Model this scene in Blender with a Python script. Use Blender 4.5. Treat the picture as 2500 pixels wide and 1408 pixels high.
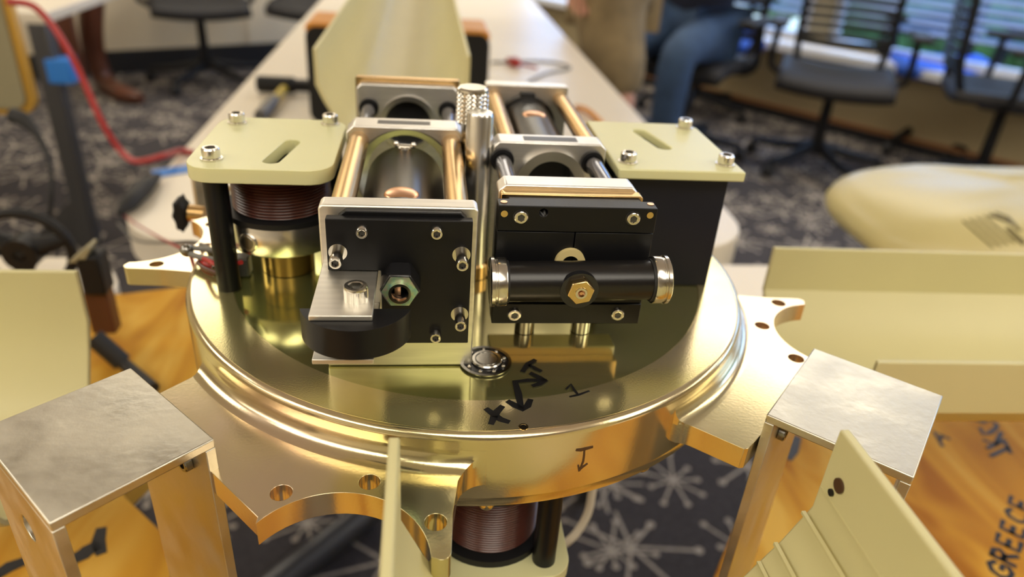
import bpy, bmesh, math, random
from mathutils import Vector, Matrix
random.seed(7)
for o in list(bpy.data.objects): bpy.data.objects.remove(o)
S = bpy.context.scene
COL = S.collection

# ------------------------------------------------------------------ camera
CAM_C = Vector((-0.02266417, -0.30583209, 0.15463))
CAM_R = Vector((0.99249137, -0.10329671, 0.06550315))
CAM_U = Vector((-0.0073273, 0.48435696, 0.87483978))
CAM_W = Vector((0.12209498, 0.8687509, -0.47996322))
FPX = 1765.9
cd = bpy.data.cameras.new('camera'); cam = bpy.data.objects.new('camera', cd); COL.objects.link(cam)
cam.matrix_world = Matrix(((CAM_R.x, CAM_U.x, -CAM_W.x, CAM_C.x), (CAM_R.y, CAM_U.y, -CAM_W.y, CAM_C.y),
                           (CAM_R.z, CAM_U.z, -CAM_W.z, CAM_C.z), (0, 0, 0, 1)))
cd.sensor_fit = 'HORIZONTAL'; cd.sensor_width = 36.0; cd.lens = 36.0 * FPX / 2500.0
cd.clip_start = 0.01; cd.clip_end = 100
cd.dof.use_dof = True; cd.dof.focus_distance = 0.238; cd.dof.aperture_fstop = 8.0
S.camera = cam

# ------------------------------------------------------------------ world, exposure
wd = bpy.data.worlds.new('sky'); S.world = wd; wd.use_nodes = True
wn = wd.node_tree; wn.nodes.clear()
wo = wn.nodes.new('ShaderNodeOutputWorld'); wb = wn.nodes.new('ShaderNodeBackground')
wb.inputs[0].default_value = (0.34, 0.56, 1.0, 1); wb.inputs[1].default_value = 5.0
wn.links.new(wb.outputs[0], wo.inputs[0])
S.view_settings.view_transform = 'Standard'; S.view_settings.look = 'None'
S.view_settings.exposure = 0.36; S.view_settings.gamma = 1.0; S.view_settings.use_curve_mapping = False
LIGHT_COL = (1.0, 0.91, 0.76); LIGHT_STR = 4.5      # added luminous ceiling panels

# ------------------------------------------------------------------ helpers: pixel of the photograph -> point on a plane of the place
def ray(px, py): return CAM_W + CAM_R * ((px - 1250) / FPX) - CAM_U * ((py - 704) / FPX)
def PZ(px, py, z): d = ray(px, py); return CAM_C + d * ((z - CAM_C.z) / d.z)
def PY(px, py, y): d = ray(px, py); return CAM_C + d * ((y - CAM_C.y) / d.y)

# ------------------------------------------------------------------ materials
def lin(r, g, b):
    f = lambda c: (c/255/12.92 if c/255 <= .04045 else ((c/255+.055)/1.055)**2.4)
    return (f(r), f(g), f(b))
M = {}
def mat(name, col, metal=0.0, rough=0.5, var=0.0, vscale=20.0, bump=0.0, bscale=400.0, aniso=None, spec=0.5, sss=0.0, coat=0.0, cols=None, rvar=0.0):
    m = bpy.data.materials.new(name); m.use_nodes = True; nt = m.node_tree; b = nt.nodes['Principled BSDF']
    b.inputs['Base Color'].default_value = (*col, 1); b.inputs['Metallic'].default_value = metal
    b.inputs['Roughness'].default_value = rough; b.inputs['Specular IOR Level'].default_value = spec
    if sss: b.inputs['Subsurface Weight'].default_value = sss; b.inputs['Subsurface Radius'].default_value = (.006, .005, .003); b.inputs['Subsurface Scale'].default_value = 1.0
    if coat: b.inputs['Coat Weight'].default_value = coat; b.inputs['Coat Roughness'].default_value = .08
    tc = nt.nodes.new('ShaderNodeTexCoord'); mp = nt.nodes.new('ShaderNodeMapping'); nt.links.new(tc.outputs['Object'], mp.inputs[0])
    if aniso: mp.inputs['Scale'].default_value = aniso
    if var or cols or rvar:
        n = nt.nodes.new('ShaderNodeTexNoise'); n.inputs['Scale'].default_value = vscale; n.inputs['Detail'].default_value = 4
        nt.links.new(mp.outputs[0], n.inputs['Vector'])
        r = nt.nodes.new('ShaderNodeValToRGB'); nt.links.new(n.outputs['Fac'], r.inputs[0])
        if cols:
            e = r.color_ramp.elements; e[0].position = .3; e[0].color = (*cols[0], 1); e[1].position = .7; e[1].color = (*cols[-1], 1)
            for i, c in enumerate(cols[1:-1]): x = e.new(.3 + .4*(i+1)/(len(cols)-1)); x.color = (*c, 1)
        else:
            e = r.color_ramp.elements; e[0].position = .3; e[1].position = .7
            e[0].color = (*[c*(1-var) for c in col], 1); e[1].color = (*[min(1, c*(1+var)) for c in col], 1)
        nt.links.new(r.outputs[0], b.inputs['Base Color'])
        if rvar:
            mr = nt.nodes.new('ShaderNodeMapRange'); nt.links.new(n.outputs['Fac'], mr.inputs[0])
            mr.inputs[1].default_value = .3; mr.inputs[2].default_value = .7
            mr.inputs[3].default_value = max(.02, rough-rvar); mr.inputs[4].default_value = rough+rvar; nt.links.new(mr.outputs[0], b.inputs['Roughness'])
    if bump:
        n2 = nt.nodes.new('ShaderNodeTexNoise'); n2.inputs['Scale'].default_value = bscale; n2.inputs['Detail'].default_value = 3
        nt.links.new(mp.outputs[0], n2.inputs['Vector'])
        bp = nt.nodes.new('ShaderNodeBump'); bp.inputs['Strength'].default_value = bump; bp.inputs['Distance'].default_value = .001
        nt.links.new(n2.outputs['Fac'], bp.inputs['Height']); nt.links.new(bp.outputs[0], b.inputs['Normal'])
    M[name] = m; return m
GOLD = (.74, .56, .22)
mat('chromate', GOLD, .93, .18, cols=[(.66, .60, .32), (.74, .62, .38), (.82, .64, .52)], vscale=9, bump=.02, bscale=900, rvar=.04)
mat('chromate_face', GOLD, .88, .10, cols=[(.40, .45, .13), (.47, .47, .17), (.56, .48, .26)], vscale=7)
mat('chromate_ring', GOLD, .86, .17, cols=[(.58, .57, .22), (.70, .61, .30), (.84, .65, .52)], vscale=8, bump=.03, bscale=1500)
mat('aluminium', (.84, .82, .78), 1, .38, var=.06, vscale=60, bump=.05, bscale=300, aniso=(1, 1, 14))
mat('aluminium_brushed', (.86, .83, .76), 1, .45, var=.07, vscale=40, bump=.06, bscale=500, aniso=(1, 12, 12))
mat('aluminium_worn', (.68, .65, .56), 1, .40, var=.13, vscale=55, bump=.10, bscale=260, rvar=.10)
mat('polished', (.82, .80, .76), 1, .24, var=.04, vscale=80)
mat('steel', (.74, .71, .64), 1, .20)
mat('slot_shadow', (.10, .10, .10), .8, .4)
mat('steel_dark', (.30, .29, .27), 1, .25)
mat('brass', (.72, .52, .23), 1, .22)
mat('bronze', (.70, .46, .20), 1, .26, var=.06, vscale=90)
mat('copper', (.86, .50, .30), 1, .3)
mat('black_anodised', (.006, .006, .007), 0, .36, bump=.03, bscale=1500, spec=.28)
mat('black_satin', (.008, .007, .007), 0, .28, bump=.02, bscale=1500, spec=.5)
mat('black_gloss', (.012, .012, .014), 0, .18, spec=.6)
mat('black_steel', (.16, .16, .18), 1, .16)
mat('black_plastic', (.008, .008, .009), 0, .5, spec=.3)
mat('black_rubber', (.015, .015, .016), 0, .6)
mat('navy_panel', (.007, .008, .016), 0, .42, bump=.02, bscale=900, spec=.3)
mat('fibreglass', lin(212, 210, 162), 0, .35, var=.02, vscale=30, sss=.25)
mat('vinyl', lin(208, 200, 150), 0, .42, var=.03, vscale=10, bump=.03, bscale=120)
mat('enamel_wire', (.085, .026, .018), 0, .3, var=.2, vscale=60, aniso=(1, 1, 20), coat=.3)
mat('iridescent', (.35, .52, .36), .8, .3, cols=[(.30, .62, .58), (.55, .76, .46), (.76, .66, .56)], vscale=400)
mat('ink', (.004, .004, .005), 0, .5)
mat('ink_brown', (.07, .030, .012), 0, .5)
mat('beige_washer', lin(214, 196, 140), 0, .4)
mat('laminate', lin(232, 222, 203), 0, .35, var=.015, vscale=5)
mat('red_wire', (.42, .03, .03), 0, .35)
mat('grey_wire', (.16, .155, .14), 0, .5)
mat('white_wire', lin(212, 205, 188), 0, .45)
mat('blue_tape', (.03, .22, .72), 0, .5)
mat('blue_fabric', (.03, .12, .62), 0, .7)  # dark seat painted blue, standing in for reflected window light
mat('dark_fabric', (.020, .019, .020), 0, .7, bump=.1, bscale=200)
mat('khaki', (.27, .20, .105), 0, .9, var=.22, vscale=14, bump=.3, bscale=60)
mat('denim', (.035, .07, .14), 0, .9, var=.2, vscale=18)
mat('navy_cloth', (.012, .016, .035), 0, .9)
mat('skin', (.62, .32, .22), 0, .5, sss=.1)
mat('hair', (.04, .025, .018), 0, .6)
mat('cream_wall', lin(226, 212, 184), 0, .8, var=.02, vscale=3)
mat('taupe_wall', lin(190, 174, 136), 0, .8, var=.02, vscale=3)
mat('ceiling_white', lin(240, 232, 224), 0, .9)
mat('baseboard_black', (.010, .010, .012), 0, .6)
mat('brown_wood', (.10, .032, .016), 0, .35, var=.3, vscale=12, aniso=(1, 1, .2))
mat('oak_trim', lin(150, 104, 66), 0, .5)
mat('orange_trim', lin(222, 150, 60), 0, .5)
mat('grey_metal', (.10, .10, .105), .6, .4)
mat('blind', lin(138, 156, 190), 0, .6)  # slat colour shifted to blue for the daylight behind them
mat('hedge', (.10, .24, .09), 0, .9, var=.5, vscale=8)
mat('sage_panel', lin(150, 142, 112), 0, .5)
mat('gold_rim', (.62, .36, .06), .3, .3)
mat('film', lin(200, 188, 134), 0, .36, var=.05, vscale=9, bump=.35, bscale=26)
mat('olive_print', lin(96, 86, 40), 0, .5)
mat('yellow_paint', (.62, .46, .05), 0, .45)
mat('window_white', lin(230, 232, 236), 0, .5)

def wood(name, a, b, c):
    m = bpy.data.materials.new(name); m.use_nodes = True; nt = m.node_tree; bs = nt.nodes['Principled BSDF']
    tc = nt.nodes.new('ShaderNodeTexCoord'); mp = nt.nodes.new('ShaderNodeMapping'); nt.links.new(tc.outputs['Object'], mp.inputs[0])
    mp.inputs['Rotation'].default_value = (0, 0, .5); mp.inputs['Scale'].default_value = (22, 5, 5)
    n = nt.nodes.new('ShaderNodeTexNoise'); n.inputs['Scale'].default_value = .8; n.inputs['Detail'].default_value = 2; n.inputs['Distortion'].default_value = 1.6
    nt.links.new(mp.outputs[0], n.inputs['Vector'])
    r = nt.nodes.new('ShaderNodeValToRGB'); e = r.color_ramp.elements
    e[0].position = .36; e[0].color = (*a, 1); e[1].position = .66; e[1].color = (*c, 1); x = e.new(.5); x.color = (*b, 1)
    nt.links.new(n.outputs['Fac'], r.inputs[0]); nt.links.new(r.outputs[0], bs.inputs['Base Color'])
    bs.inputs['Roughness'].default_value = .6; bs.inputs['Specular IOR Level'].default_value = .15
    M[name] = m
wood('plywood', lin(166, 108, 22), lin(200, 148, 46), lin(220, 178, 82))

def carpet():
    m = bpy.data.materials.new('carpet'); m.use_nodes = True; nt = m.node_tree; bs = nt.nodes['Principled BSDF']
    L = nt.links.new
    def N(t, **k):
        n = nt.nodes.new(t)
        for a, v in k.items(): setattr(n, a, v)
        return n
    def math_(op, a, b=None):
        n = N('ShaderNodeMath', operation=op)
        for i, v in enumerate((a, b)):
            if v is None: continue
            if isinstance(v, (int, float)): n.inputs[i].default_value = v
            else: L(v, n.inputs[i])
        return n.outputs[0]
    tc = N('ShaderNodeTexCoord')
    def burst(scale, off, rays, rmax, lw):
        mp = N('ShaderNodeMapping'); L(tc.outputs['Object'], mp.inputs[0]); mp.inputs['Location'].default_value = off
        mp.inputs['Scale'].default_value = (scale, scale, 0)
        v = N('ShaderNodeTexVoronoi'); v.voronoi_dimensions = '2D'; v.inputs['Scale'].default_value = 1; v.inputs['Randomness'].default_value = .75; L(mp.outputs[0], v.inputs['Vector'])
        sub = N('ShaderNodeVectorMath', operation='SUBTRACT'); L(mp.outputs[0], sub.inputs[0]); L(v.outputs['Position'], sub.inputs[1])
        sx = N('ShaderNodeSeparateXYZ'); L(sub.outputs[0], sx.inputs[0])
        ang = math_('ARCTAN2', sx.outputs[1], sx.outputs[0]); rad = v.outputs['Distance']
        sc = N('ShaderNodeSeparateXYZ'); L(v.outputs['Color'], sc.inputs[0])
        a2 = math_('ADD', math_('MULTIPLY', ang, rays / (2*math.pi)), math_('MULTIPLY', sc.outputs[0], 3.0))
        fr = math_('SUBTRACT', math_('FRACT', a2), .5)                        # -0.5..0.5 across a ray
        across = math_('MULTIPLY', math_('ABSOLUTE', fr), math_('MULTIPLY', rad, 2*math.pi/rays))
        idx = N('ShaderNodeTexWhiteNoise'); idx.noise_dimensions = '2D'
        cx = N('ShaderNodeCombineXYZ'); L(math_('FLOOR', a2), cx.inputs[0]); L(sc.outputs[1], cx.inputs[1]); L(cx.outputs[0], idx.inputs['Vector'])
        rl = math_('MULTIPLY', math_('ADD', math_('MULTIPLY', idx.outputs['Value'], .6), .45), rmax)
        line = math_('MULTIPLY', math_('LESS_THAN', across, lw), math_('LESS_THAN', rad, rl))
        dr = math_('SUBTRACT', rad, rl)
        dot = math_('LESS_THAN', math_('SQRT', math_('ADD', math_('MULTIPLY', across, across), math_('MULTIPLY', dr, dr))), lw*2.6)
        return math_('MAXIMUM', line, dot)
    f = math_('MAXIMUM', burst(3.6, (0, 0, 0), 7, .55, .012), burst(5.2, (.37, .81, 0), 9, .45, .014))
    nz = N('ShaderNodeTexNoise'); nz.inputs['Scale'].default_value = 90; L(tc.outputs['Object'], nz.inputs['Vector'])
    mx = N('ShaderNodeMix', data_type='RGBA'); L(f, mx.inputs['Factor'])
    mx.inputs['A'].default_value = (*lin(86, 82, 83), 1); mx.inputs['B'].default_value = (*lin(208, 196, 180), 1)
    m2 = N('ShaderNodeMix', data_type='RGBA', blend_type='MULTIPLY'); m2.inputs['Factor'].default_value = .6
    L(mx.outputs['Result'], m2.inputs['A']); L(nz.outputs['Fac'], m2.inputs['B'])
    g = N('ShaderNodeMix', data_type='RGBA', blend_type='ADD'); g.inputs['Factor'].default_value = .0
    L(m2.outputs['Result'], bs.inputs['Base Color']); bs.inputs['Roughness'].default_value = .95
    bs.inputs['Specular IOR Level'].default_value = .1
    M['carpet'] = m
carpet()
def emis(name, col, s):
    m = bpy.data.materials.new(name); m.use_nodes = True; nt = m.node_tree; nt.nodes.clear()
    o = nt.nodes.new('ShaderNodeOutputMaterial'); e = nt.nodes.new('ShaderNodeEmission'); e.inputs[0].default_value = (*col, 1); e.inputs[1].default_value = s
    nt.links.new(e.outputs[0], o.inputs[0]); M[name] = m
emis('fill_lamp', LIGHT_COL, LIGHT_STR)
def glass():
    m = bpy.data.materials.new('glass'); m.use_nodes = True; nt = m.node_tree; nt.nodes.clear()
    o = nt.nodes.new('ShaderNodeOutputMaterial'); t = nt.nodes.new('ShaderNodeBsdfTransparent'); g = nt.nodes.new('ShaderNodeBsdfGlossy'); g.inputs['Roughness'].default_value = .02
    x = nt.nodes.new('ShaderNodeMixShader'); x.inputs[0].default_value = .08
    nt.links.new(t.outputs[0], x.inputs[1]); nt.links.new(g.outputs[0], x.inputs[2]); nt.links.new(x.outputs[0], o.inputs[0]); M['glass'] = m
glass()

# ------------------------------------------------------------------ mesh builder
XZ = Matrix(((1, 0, 0, 0), (0, 0, 1, 0), (0, 1, 0, 0), (0, 0, 0, 1)))      # (u,v,w) -> x=u, z=v, y=w
YZ = Matrix(((0, 0, 1, 0), (1, 0, 0, 0), (0, 1, 0, 0), (0, 0, 0, 1)))      # (u,v,w) -> y=u, z=v, x=w
ID = Matrix.Identity(4)
def frame(p0, p1):
    d = (Vector(p1) - Vector(p0)); L = d.length; d.normalize()
    a = Vector((0, 0, 1)) if abs(d.z) < .9 else Vector((1, 0, 0))
    x = a.cross(d).normalized(); y = d.cross(x)
    p = Vector(p0)
    return Matrix(((x.x, y.x, d.x, p.x), (x.y, y.y, d.y, p.y), (x.z, y.z, d.z, p.z), (0, 0, 0, 1))), L
class B:
    def __init__(s): s.bm = bmesh.new()
    def box(s, x0, x1, y0, y1, z0, z1, T=ID):
        v = [s.bm.verts.new(T @ Vector(p)) for p in ((x0,y0,z0),(x1,y0,z0),(x1,y1,z0),(x0,y1,z0),(x0,y0,z1),(x1,y0,z1),(x1,y1,z1),(x0,y1,z1))]
        for f in ((0,3,2,1),(4,5,6,7),(0,1,5,4),(1,2,6,5),(2,3,7,6),(3,0,4,7)): s.bm.faces.new([v[i] for i in f])
        return s
    def lathe(s, prof, seg=48, T=ID, a0=0, a1=2*math.pi, close=False):
        full = abs(a1-a0-2*math.pi) < 1e-6; n = seg if full else seg+1
        rings = []
        for r, z in prof:
            if r < 1e-7: rings.append([s.bm.verts.new(T @ Vector((0, 0, z)))])
            else: rings.append([s.bm.verts.new(T @ Vector((r*math.cos(a0+(a1-a0)*i/seg), r*math.sin(a0+(a1-a0)*i/seg), z))) for i in range(n)])
        prs = list(zip(rings, rings[1:])) + ([(rings[-1], rings[0])] if close else [])
        for A, C in prs:
            for i in range(seg):
                j = (i+1) % n
                if len(A) == 1 and len(C) == 1: continue
                if len(A) == 1: s.bm.faces.new((A[0], C[i], C[j]))
                elif len(C) == 1: s.bm.faces.new((A[i], A[j], C[0]))
                else: s.bm.faces.new((A[i], A[j], C[j], C[i]))
        return s
    def cyl(s, p0, p1, r, r1=None, seg=24, cham=0.0):
        T, L = frame(p0, p1); r1 = r if r1 is None else r1
        pr = [(0, 0), (r-cham, 0)] + ([(r, cham)] if cham else []) + ([(r1, L-cham)] if cham else []) + [(r1-cham, L), (0, L)]
        return s.lathe(pr, seg, T)
    def ring(s, p0, p1, ro, ri, seg=32):
        T, L = frame(p0, p1); return s.lathe([(ri, 0), (ro, 0), (ro, L), (ri, L)], seg, T, close=True)
    def sphere(s, c, r, seg=16, sc=(1, 1, 1)):
        T = Matrix.Translation(c) @ Matrix.Diagonal((*sc, 1)); n = seg//2
        return s.lathe([(r*math.sin(math.pi*i/n), -r*math.cos(math.pi*i/n)) for i in range(n+1)], seg, T)
    def prism(s, pts, w0, w1, holes=(), T=ID):
        b2 = bmesh.new(); ed = []; loops = []
        for lp in [pts] + list(holes):
            vs = [b2.verts.new((p[0], p[1], 0)) for p in lp]; loops.append(lp)
            for i in range(len(vs)): ed.append(b2.edges.new((vs[i], vs[(i+1) % len(vs)])))
        b2.verts.index_update()
        bmesh.ops.triangle_fill(b2, use_beauty=True, use_dissolve=False, edges=ed)
        b2.verts.index_update(); vl = list(b2.verts)
        a = [s.bm.verts.new(T @ Vector((v.co.x, v.co.y, w0))) for v in vl]; c = [s.bm.verts.new(T @ Vector((v.co.x, v.co.y, w1))) for v in vl]
        for f in b2.faces:
            ix = [v.index for v in f.verts]
            s.bm.faces.new([a[i] for i in reversed(ix)]); s.bm.faces.new([c[i] for i in ix])
        k = 0
        for lp in loops:
            n = len(lp)
            for i in range(n): s.bm.faces.new((a[k+i], a[k+(i+1) % n], c[k+(i+1) % n], c[k+i]))
            k += n
        b2.free(); return s
    def tube(s, pts, r, seg=10, smooth=6):
        P = [Vector(p) for p in pts]
        if smooth and len(P) > 2:
            Q = []
            for i in range(len(P)-1):
                p0, p1, p2, p3 = P[max(i-1, 0)], P[i], P[i+1], P[min(i+2, len(P)-1)]
                for k in range(smooth):
                    t = k/smooth
                    Q.append(.5*((2*p1)+(p2-p0)*t+(2*p0-5*p1+4*p2-p3)*t*t+(3*p1-p0-3*p2+p3)*t**3))
            P = Q+[P[-1]]
        rad = r if isinstance(r, (list, tuple)) else None
        rings = []; up = Vector((0, 0, 1))
        for i, p in enumerate(P):
            d = (P[min(i+1, len(P)-1)]-P[max(i-1, 0)]).normalized()
            if abs(d.dot(up)) > .97: up = Vector((1, 0, 0)) if abs(d.x) < .9 else Vector((0, 1, 0))
            x = up.cross(d).normalized(); y = d.cross(x); up = y
            if rad:
                t = i/(len(P)-1)*(len(rad)-1); k = min(int(t), len(rad)-2); rr = rad[k]+(rad[k+1]-rad[k])*(t-k)
            else: rr = r
            rings.append([s.bm.verts.new(p+(x*math.cos(2*math.pi*j/seg)+y*math.sin(2*math.pi*j/seg))*rr) for j in range(seg)])
        for A, C in zip(rings, rings[1:]):
            for j in range(seg): s.bm.faces.new((A[j], A[(j+1) % seg], C[(j+1) % seg], C[j]))
        s.bm.faces.new(list(reversed(rings[0]))); s.bm.faces.new(rings[-1]); return s
    def ribbon(s, pts, w, n, h=.00012, taper=True):
        """a flat pen stroke lying on a surface with normal n"""
        P = [Vector(p) for p in pts]
        N_ = n if callable(n) else (lambda p: Vector(n))
        A = []
        for i, p in enumerate(P):
            d = (P[min(i+1, len(P)-1)]-P[max(i-1, 0)]).normalized(); nn = N_(p); x = nn.cross(d).normalized()
            p2 = p - d*w*.35 if i == 0 else (p + d*w*.35 if i == len(P)-1 else p)
            k = .75 if (taper and i in (0, len(P)-1)) else 1
            A.append([s.bm.verts.new(p2+x*w*.5*k+nn*h), s.bm.verts.new(p2-x*w*.5*k+nn*h), s.bm.verts.new(p2-x*w*.5*k), s.bm.verts.new(p2+x*w*.5*k)])
        for a, c in zip(A, A[1:]):
            for j in range(4): s.bm.faces.new((a[j], a[(j+1) % 4], c[(j+1) % 4], c[j]))
        s.bm.faces.new(A[0]); s.bm.faces.new(list(reversed(A[-1]))); return s
    def mesh(s, name, ang=35):
        bmesh.ops.recalc_face_normals(s.bm, faces=s.bm.faces[:])
        me = bpy.data.meshes.new(name); s.bm.to_mesh(me); s.bm.free()
        me.polygons.foreach_set('use_smooth', [True]*len(me.polygons)); me.set_sharp_from_angle(angle=math.radians(ang)); me.update()
        return me
def circ(cx, cy, r, n=24, a0=0): return [(cx+r*math.cos(a0+2*math.pi*i/n), cy+r*math.sin(a0+2*math.pi*i/n)) for i in range(n)]
def rrect(x0, x1, y0, y1, r, n=5):
    p = []
    for cx, cy, a in ((x1-r, y1-r, 0), (x0+r, y1-r, 90), (x0+r, y0+r, 180), (x1-r, y0+r, 270)):
        for i in range(n+1): t = math.radians(a+90*i/n); p.append((cx+r*math.cos(t), cy+r*math.sin(t)))
    return p
def props(o, label=None, cat=None, group=None, kind=None):
    if label: o['label'] = label
    if cat: o['category'] = cat
    if group: o['group'] = group
    if kind: o['kind'] = kind
    return o
def thing(name, label, cat, loc=(0, 0, 0), group=None, rotz=0):
    o = bpy.data.objects.new(name, None); COL.objects.link(o); o.empty_display_size = .02
    o.location = loc; o.rotation_euler = (0, 0, rotz); return props(o, label, cat, group)
def part(name, b, m, parent=None, bevel=0, label=None, local=False, ang=35, seg=2):
    me = b.mesh(name, ang) if isinstance(b, B) else b
    o = bpy.data.objects.new(name, me); COL.objects.link(o)
    if not me.materials: me.materials.append(M[m])
    if parent:
        o.parent = parent
        if not local and parent.type == 'EMPTY': o.matrix_parent_inverse = Matrix.Translation(-Vector(parent.location))
    if bevel:
        md = o.modifiers.new('bevel', 'BEVEL'); md.width = bevel; md.segments = seg; md.limit_method = 'ANGLE'; md.angle_limit = math.radians(40); md.harden_normals = False
    if label: o['label'] = label
    return o
def solo(name, b, m, label, cat, group=None, bevel=0, kind=None, ang=35): return props(part(name, b, m, None, bevel, None, False, ang), label, cat, group, kind)
def struct(name, b, m, bevel=0): return props(part(name, b, m, None, bevel), kind='structure')
def copy_tree(o, parent=None):
    c = o.copy(); COL.objects.link(c)
    if parent: c.parent = parent; c.matrix_parent_inverse = o.matrix_parent_inverse.copy()
    for ch in list(o.children): copy_tree(ch, c)
    return c

# ================================================================== the room
FL = -0.965; CE = FL + 2.75
WP = Vector((2.168, 3.959, 0)); WD = Vector((-.64, .768, 0)).normalized()     # window wall: a point and its direction
LP = Vector((-1.6, 4.55, 0)); LD = Vector((.87, .49, 0)).normalized()         # panelled wall
def isect(p, d, q, e):
    t = ((q.x-p.x)*e.y-(q.y-p.y)*e.x)/(d.x*e.y-d.y*e.x); return p+d*t
P0 = isect(WP, WD, LP, LD); P1 = WP - WD*9.5; P2 = LP - LD*5.5; P3 = P1 + P2 - P0
b = B(); b.prism([(p.x, p.y) for p in (P0, P2, P3, P1)], FL-.05, FL); floor = struct('floor', b, 'carpet')
b = B(); b.prism([(p.x, p.y) for p in (P0, P2, P3, P1)], CE, CE+.05); struct('ceiling', b, 'ceiling_white')
def wall_T(p, d):   # local u along the wall, v out of the room, z from the floor
    n = Vector((d.y, -d.x, 0))
    return Matrix(((d.x, n.x, 0, p.x), (d.y, n.y, 0, p.y), (0, 0, 1, FL), (0, 0, 0, 1)))
def plain_wall(name, p, q, m, out):
    d = (q-p).normalized(); T = wall_T(p, d); L = (q-p).length
    b = B(); b.box(0, L, 0, .1*out, 0, CE-FL, T); return struct(name, b, m)
ctr = (P0+P3)*.5
def side(p, q):
    d = (q-p).normalized(); n = Vector((d.y, -d.x, 0)); return -1 if n.dot(ctr-p) > 0 else 1
plain_wall('wall_front', P1, P3, 'taupe_wall', side(P1, P3)); plain_wall('wall_left', P3, P2, 'cream_wall', side(P3, P2))
wl = plain_wall('wall_back', P2, P0, 'cream_wall', side(P2, P0))
d = (P0-P2).normalized(); T = wall_T(P2, d); so = side(P2, P0); L = (P0-P2).length
b = B(); b.box(0, L, 0, -.03*so, 0, .13, T); struct('baseboard_back', b, 'baseboard_black')
k = 0
for i in range(9):   # seams between the wall panels: narrow vertical battens
    b = B(); b.box(.6+i*.9-.012, .6+i*.9+.012, 0, -.008*so, .13, CE-FL, T); part('batten', b, 'cream_wall', wl)
# window wall
T = wall_T(P1, (P0-P1).normalized()); so = side(P1, P0); L = (P0-P1).length
S0 = (WP-P1).length                                     # where s = 0 lies along the wall
SILL = .46; HEAD = 2.25
wins = [(S0+a, S0+c) for a, c in ((1.2, 2.3), (-.05, 1.06), (-1.28, -.17), (-2.5, -1.4), (-3.8, -2.7))]
b = B(); b.box(0, L, 0, .12*so, 0, SILL, T); b.box(0, L, 0, .12*so, HEAD, CE-FL, T)
xs = [0]+[v for w in sorted(wins) for v in w]+[L]
for i in range(0, len(xs), 2): b.box(xs[i], xs[i+1], 0, .12*so, SILL, HEAD, T)
struct('wall_right', b, 'taupe_wall')
b = B(); b.box(0, L, -.16*so, .0, SILL-.05, SILL-.01, T); struct('trim_1', b, 'window_white')     # long window sill
b = B(); b.box(0, L, -.035*so, 0, .0, .05, T); struct('baseboard_right', b, 'baseboard_black')
b = B(); b.box(0, L, -.03*so, 0, .05, .072, T); struct('trim_2', b, 'oak_trim')
for i, (a, c) in enumerate(wins):
    b = B(); b.box(a, a+.04, .02*so, .09*so, SILL, HEAD, T).box(c-.04, c, .02*so, .09*so, SILL, HEAD, T).box(a, c, .02*so, .09*so, SILL, SILL+.04, T).box(a, c, .02*so, .09*so, HEAD-.04, HEAD, T)
    w = struct('window_%d' % (i+1), b, 'window_white')
    b = B(); b.box(a+.04, c-.04, .05*so, .056*so, SILL+.04, HEAD-.04, T); part('pane', b, 'glass', w)
    if i < 4:
        z = SILL+.16; sl = B(); R = Matrix.Rotation(.55*so, 4, 'X')
        sl.box(a+.05, c-.05, -.022, .022, -.0012, .0012); me = sl.mesh('blind_slat')
        me.materials.append(M['blind'])
        while z < HEAD-.05:
            o = bpy.data.objects.new('blind_slat', me); COL.objects.link(o); o.parent = w
            o.matrix_local = T @ Matrix.Translation((0, -.03*so, z)) @ R; z += .046
b = B()
for i in range(40): b.sphere(T @ Vector((L*.35+i*.16+random.uniform(-.1, .1), (2.0+random.uniform(-.3, .3))*so, random.uniform(.5, 1.2))), random.uniform(.35, .55), 10)
solo('hedge', b, 'hedge', 'green hedge outside the windows with the blinds', 'hedge')
b = B(); b.box(-3, L+3, .12*so, 6*so, -.06, -.02, T); struct('ground', b, 'taupe_wall')
# unseen luminous ceiling panels, added where they brighten the hub and its reflections
ux = (P1-P0).normalized(); uy = (P2-P0).normalized()
def fill_panel(c, i):
    t = thing('fill_ceiling_light', i, 'added light', (c.x, c.y, CE), 'added luminous ceiling panels')
    th = math.atan2(ux.y, ux.x); R = Matrix.Translation((c.x, c.y, CE)) @ Matrix.Rotation(th, 4, 'Z')
    f = B(); f.box(-1.0, 1.0, -.55, -.52, -.03, 0, R).box(-1.0, 1.0, .52, .55, -.03, 0, R).box(-1.0, -.97, -.52, .52, -.03, 0, R).box(.97, 1.0, -.52, .52, -.03, 0, R)
    part('frame', f, 'ceiling_white', t); g = B(); g.box(-.97, .97, -.52, .52, -.02, -.012, R); part('diffuser', g, 'fill_lamp', t)
for i, (x, y, l_) in enumerate(((1.75, 2.85, 'added luminous ceiling panel above the office chair with the slatted back'), (-1.50, 3.70, 'added luminous ceiling panel in front of the panelled wall'),
        (3.7, .7, 'added luminous ceiling panel near the right end of the window wall'), (-2.9, 1.2, 'added luminous ceiling panel above the far left'), (2.4, -1.1, 'added luminous ceiling panel over the right table'),
        (-1.9, -1.3, 'added luminous ceiling panel over the left table'), (.3, -1.75, 'added luminous ceiling panel behind the camera'), (-3.9, -.9, 'added luminous ceiling panel behind and left of the camera'),
        (4.0, -2.4, 'added luminous ceiling panel behind and right of the camera'), (.45, 4.6, 'added luminous ceiling panel over the far end of the long table'))):
    fill_panel(Vector((x, y, 0)), l_)

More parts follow.
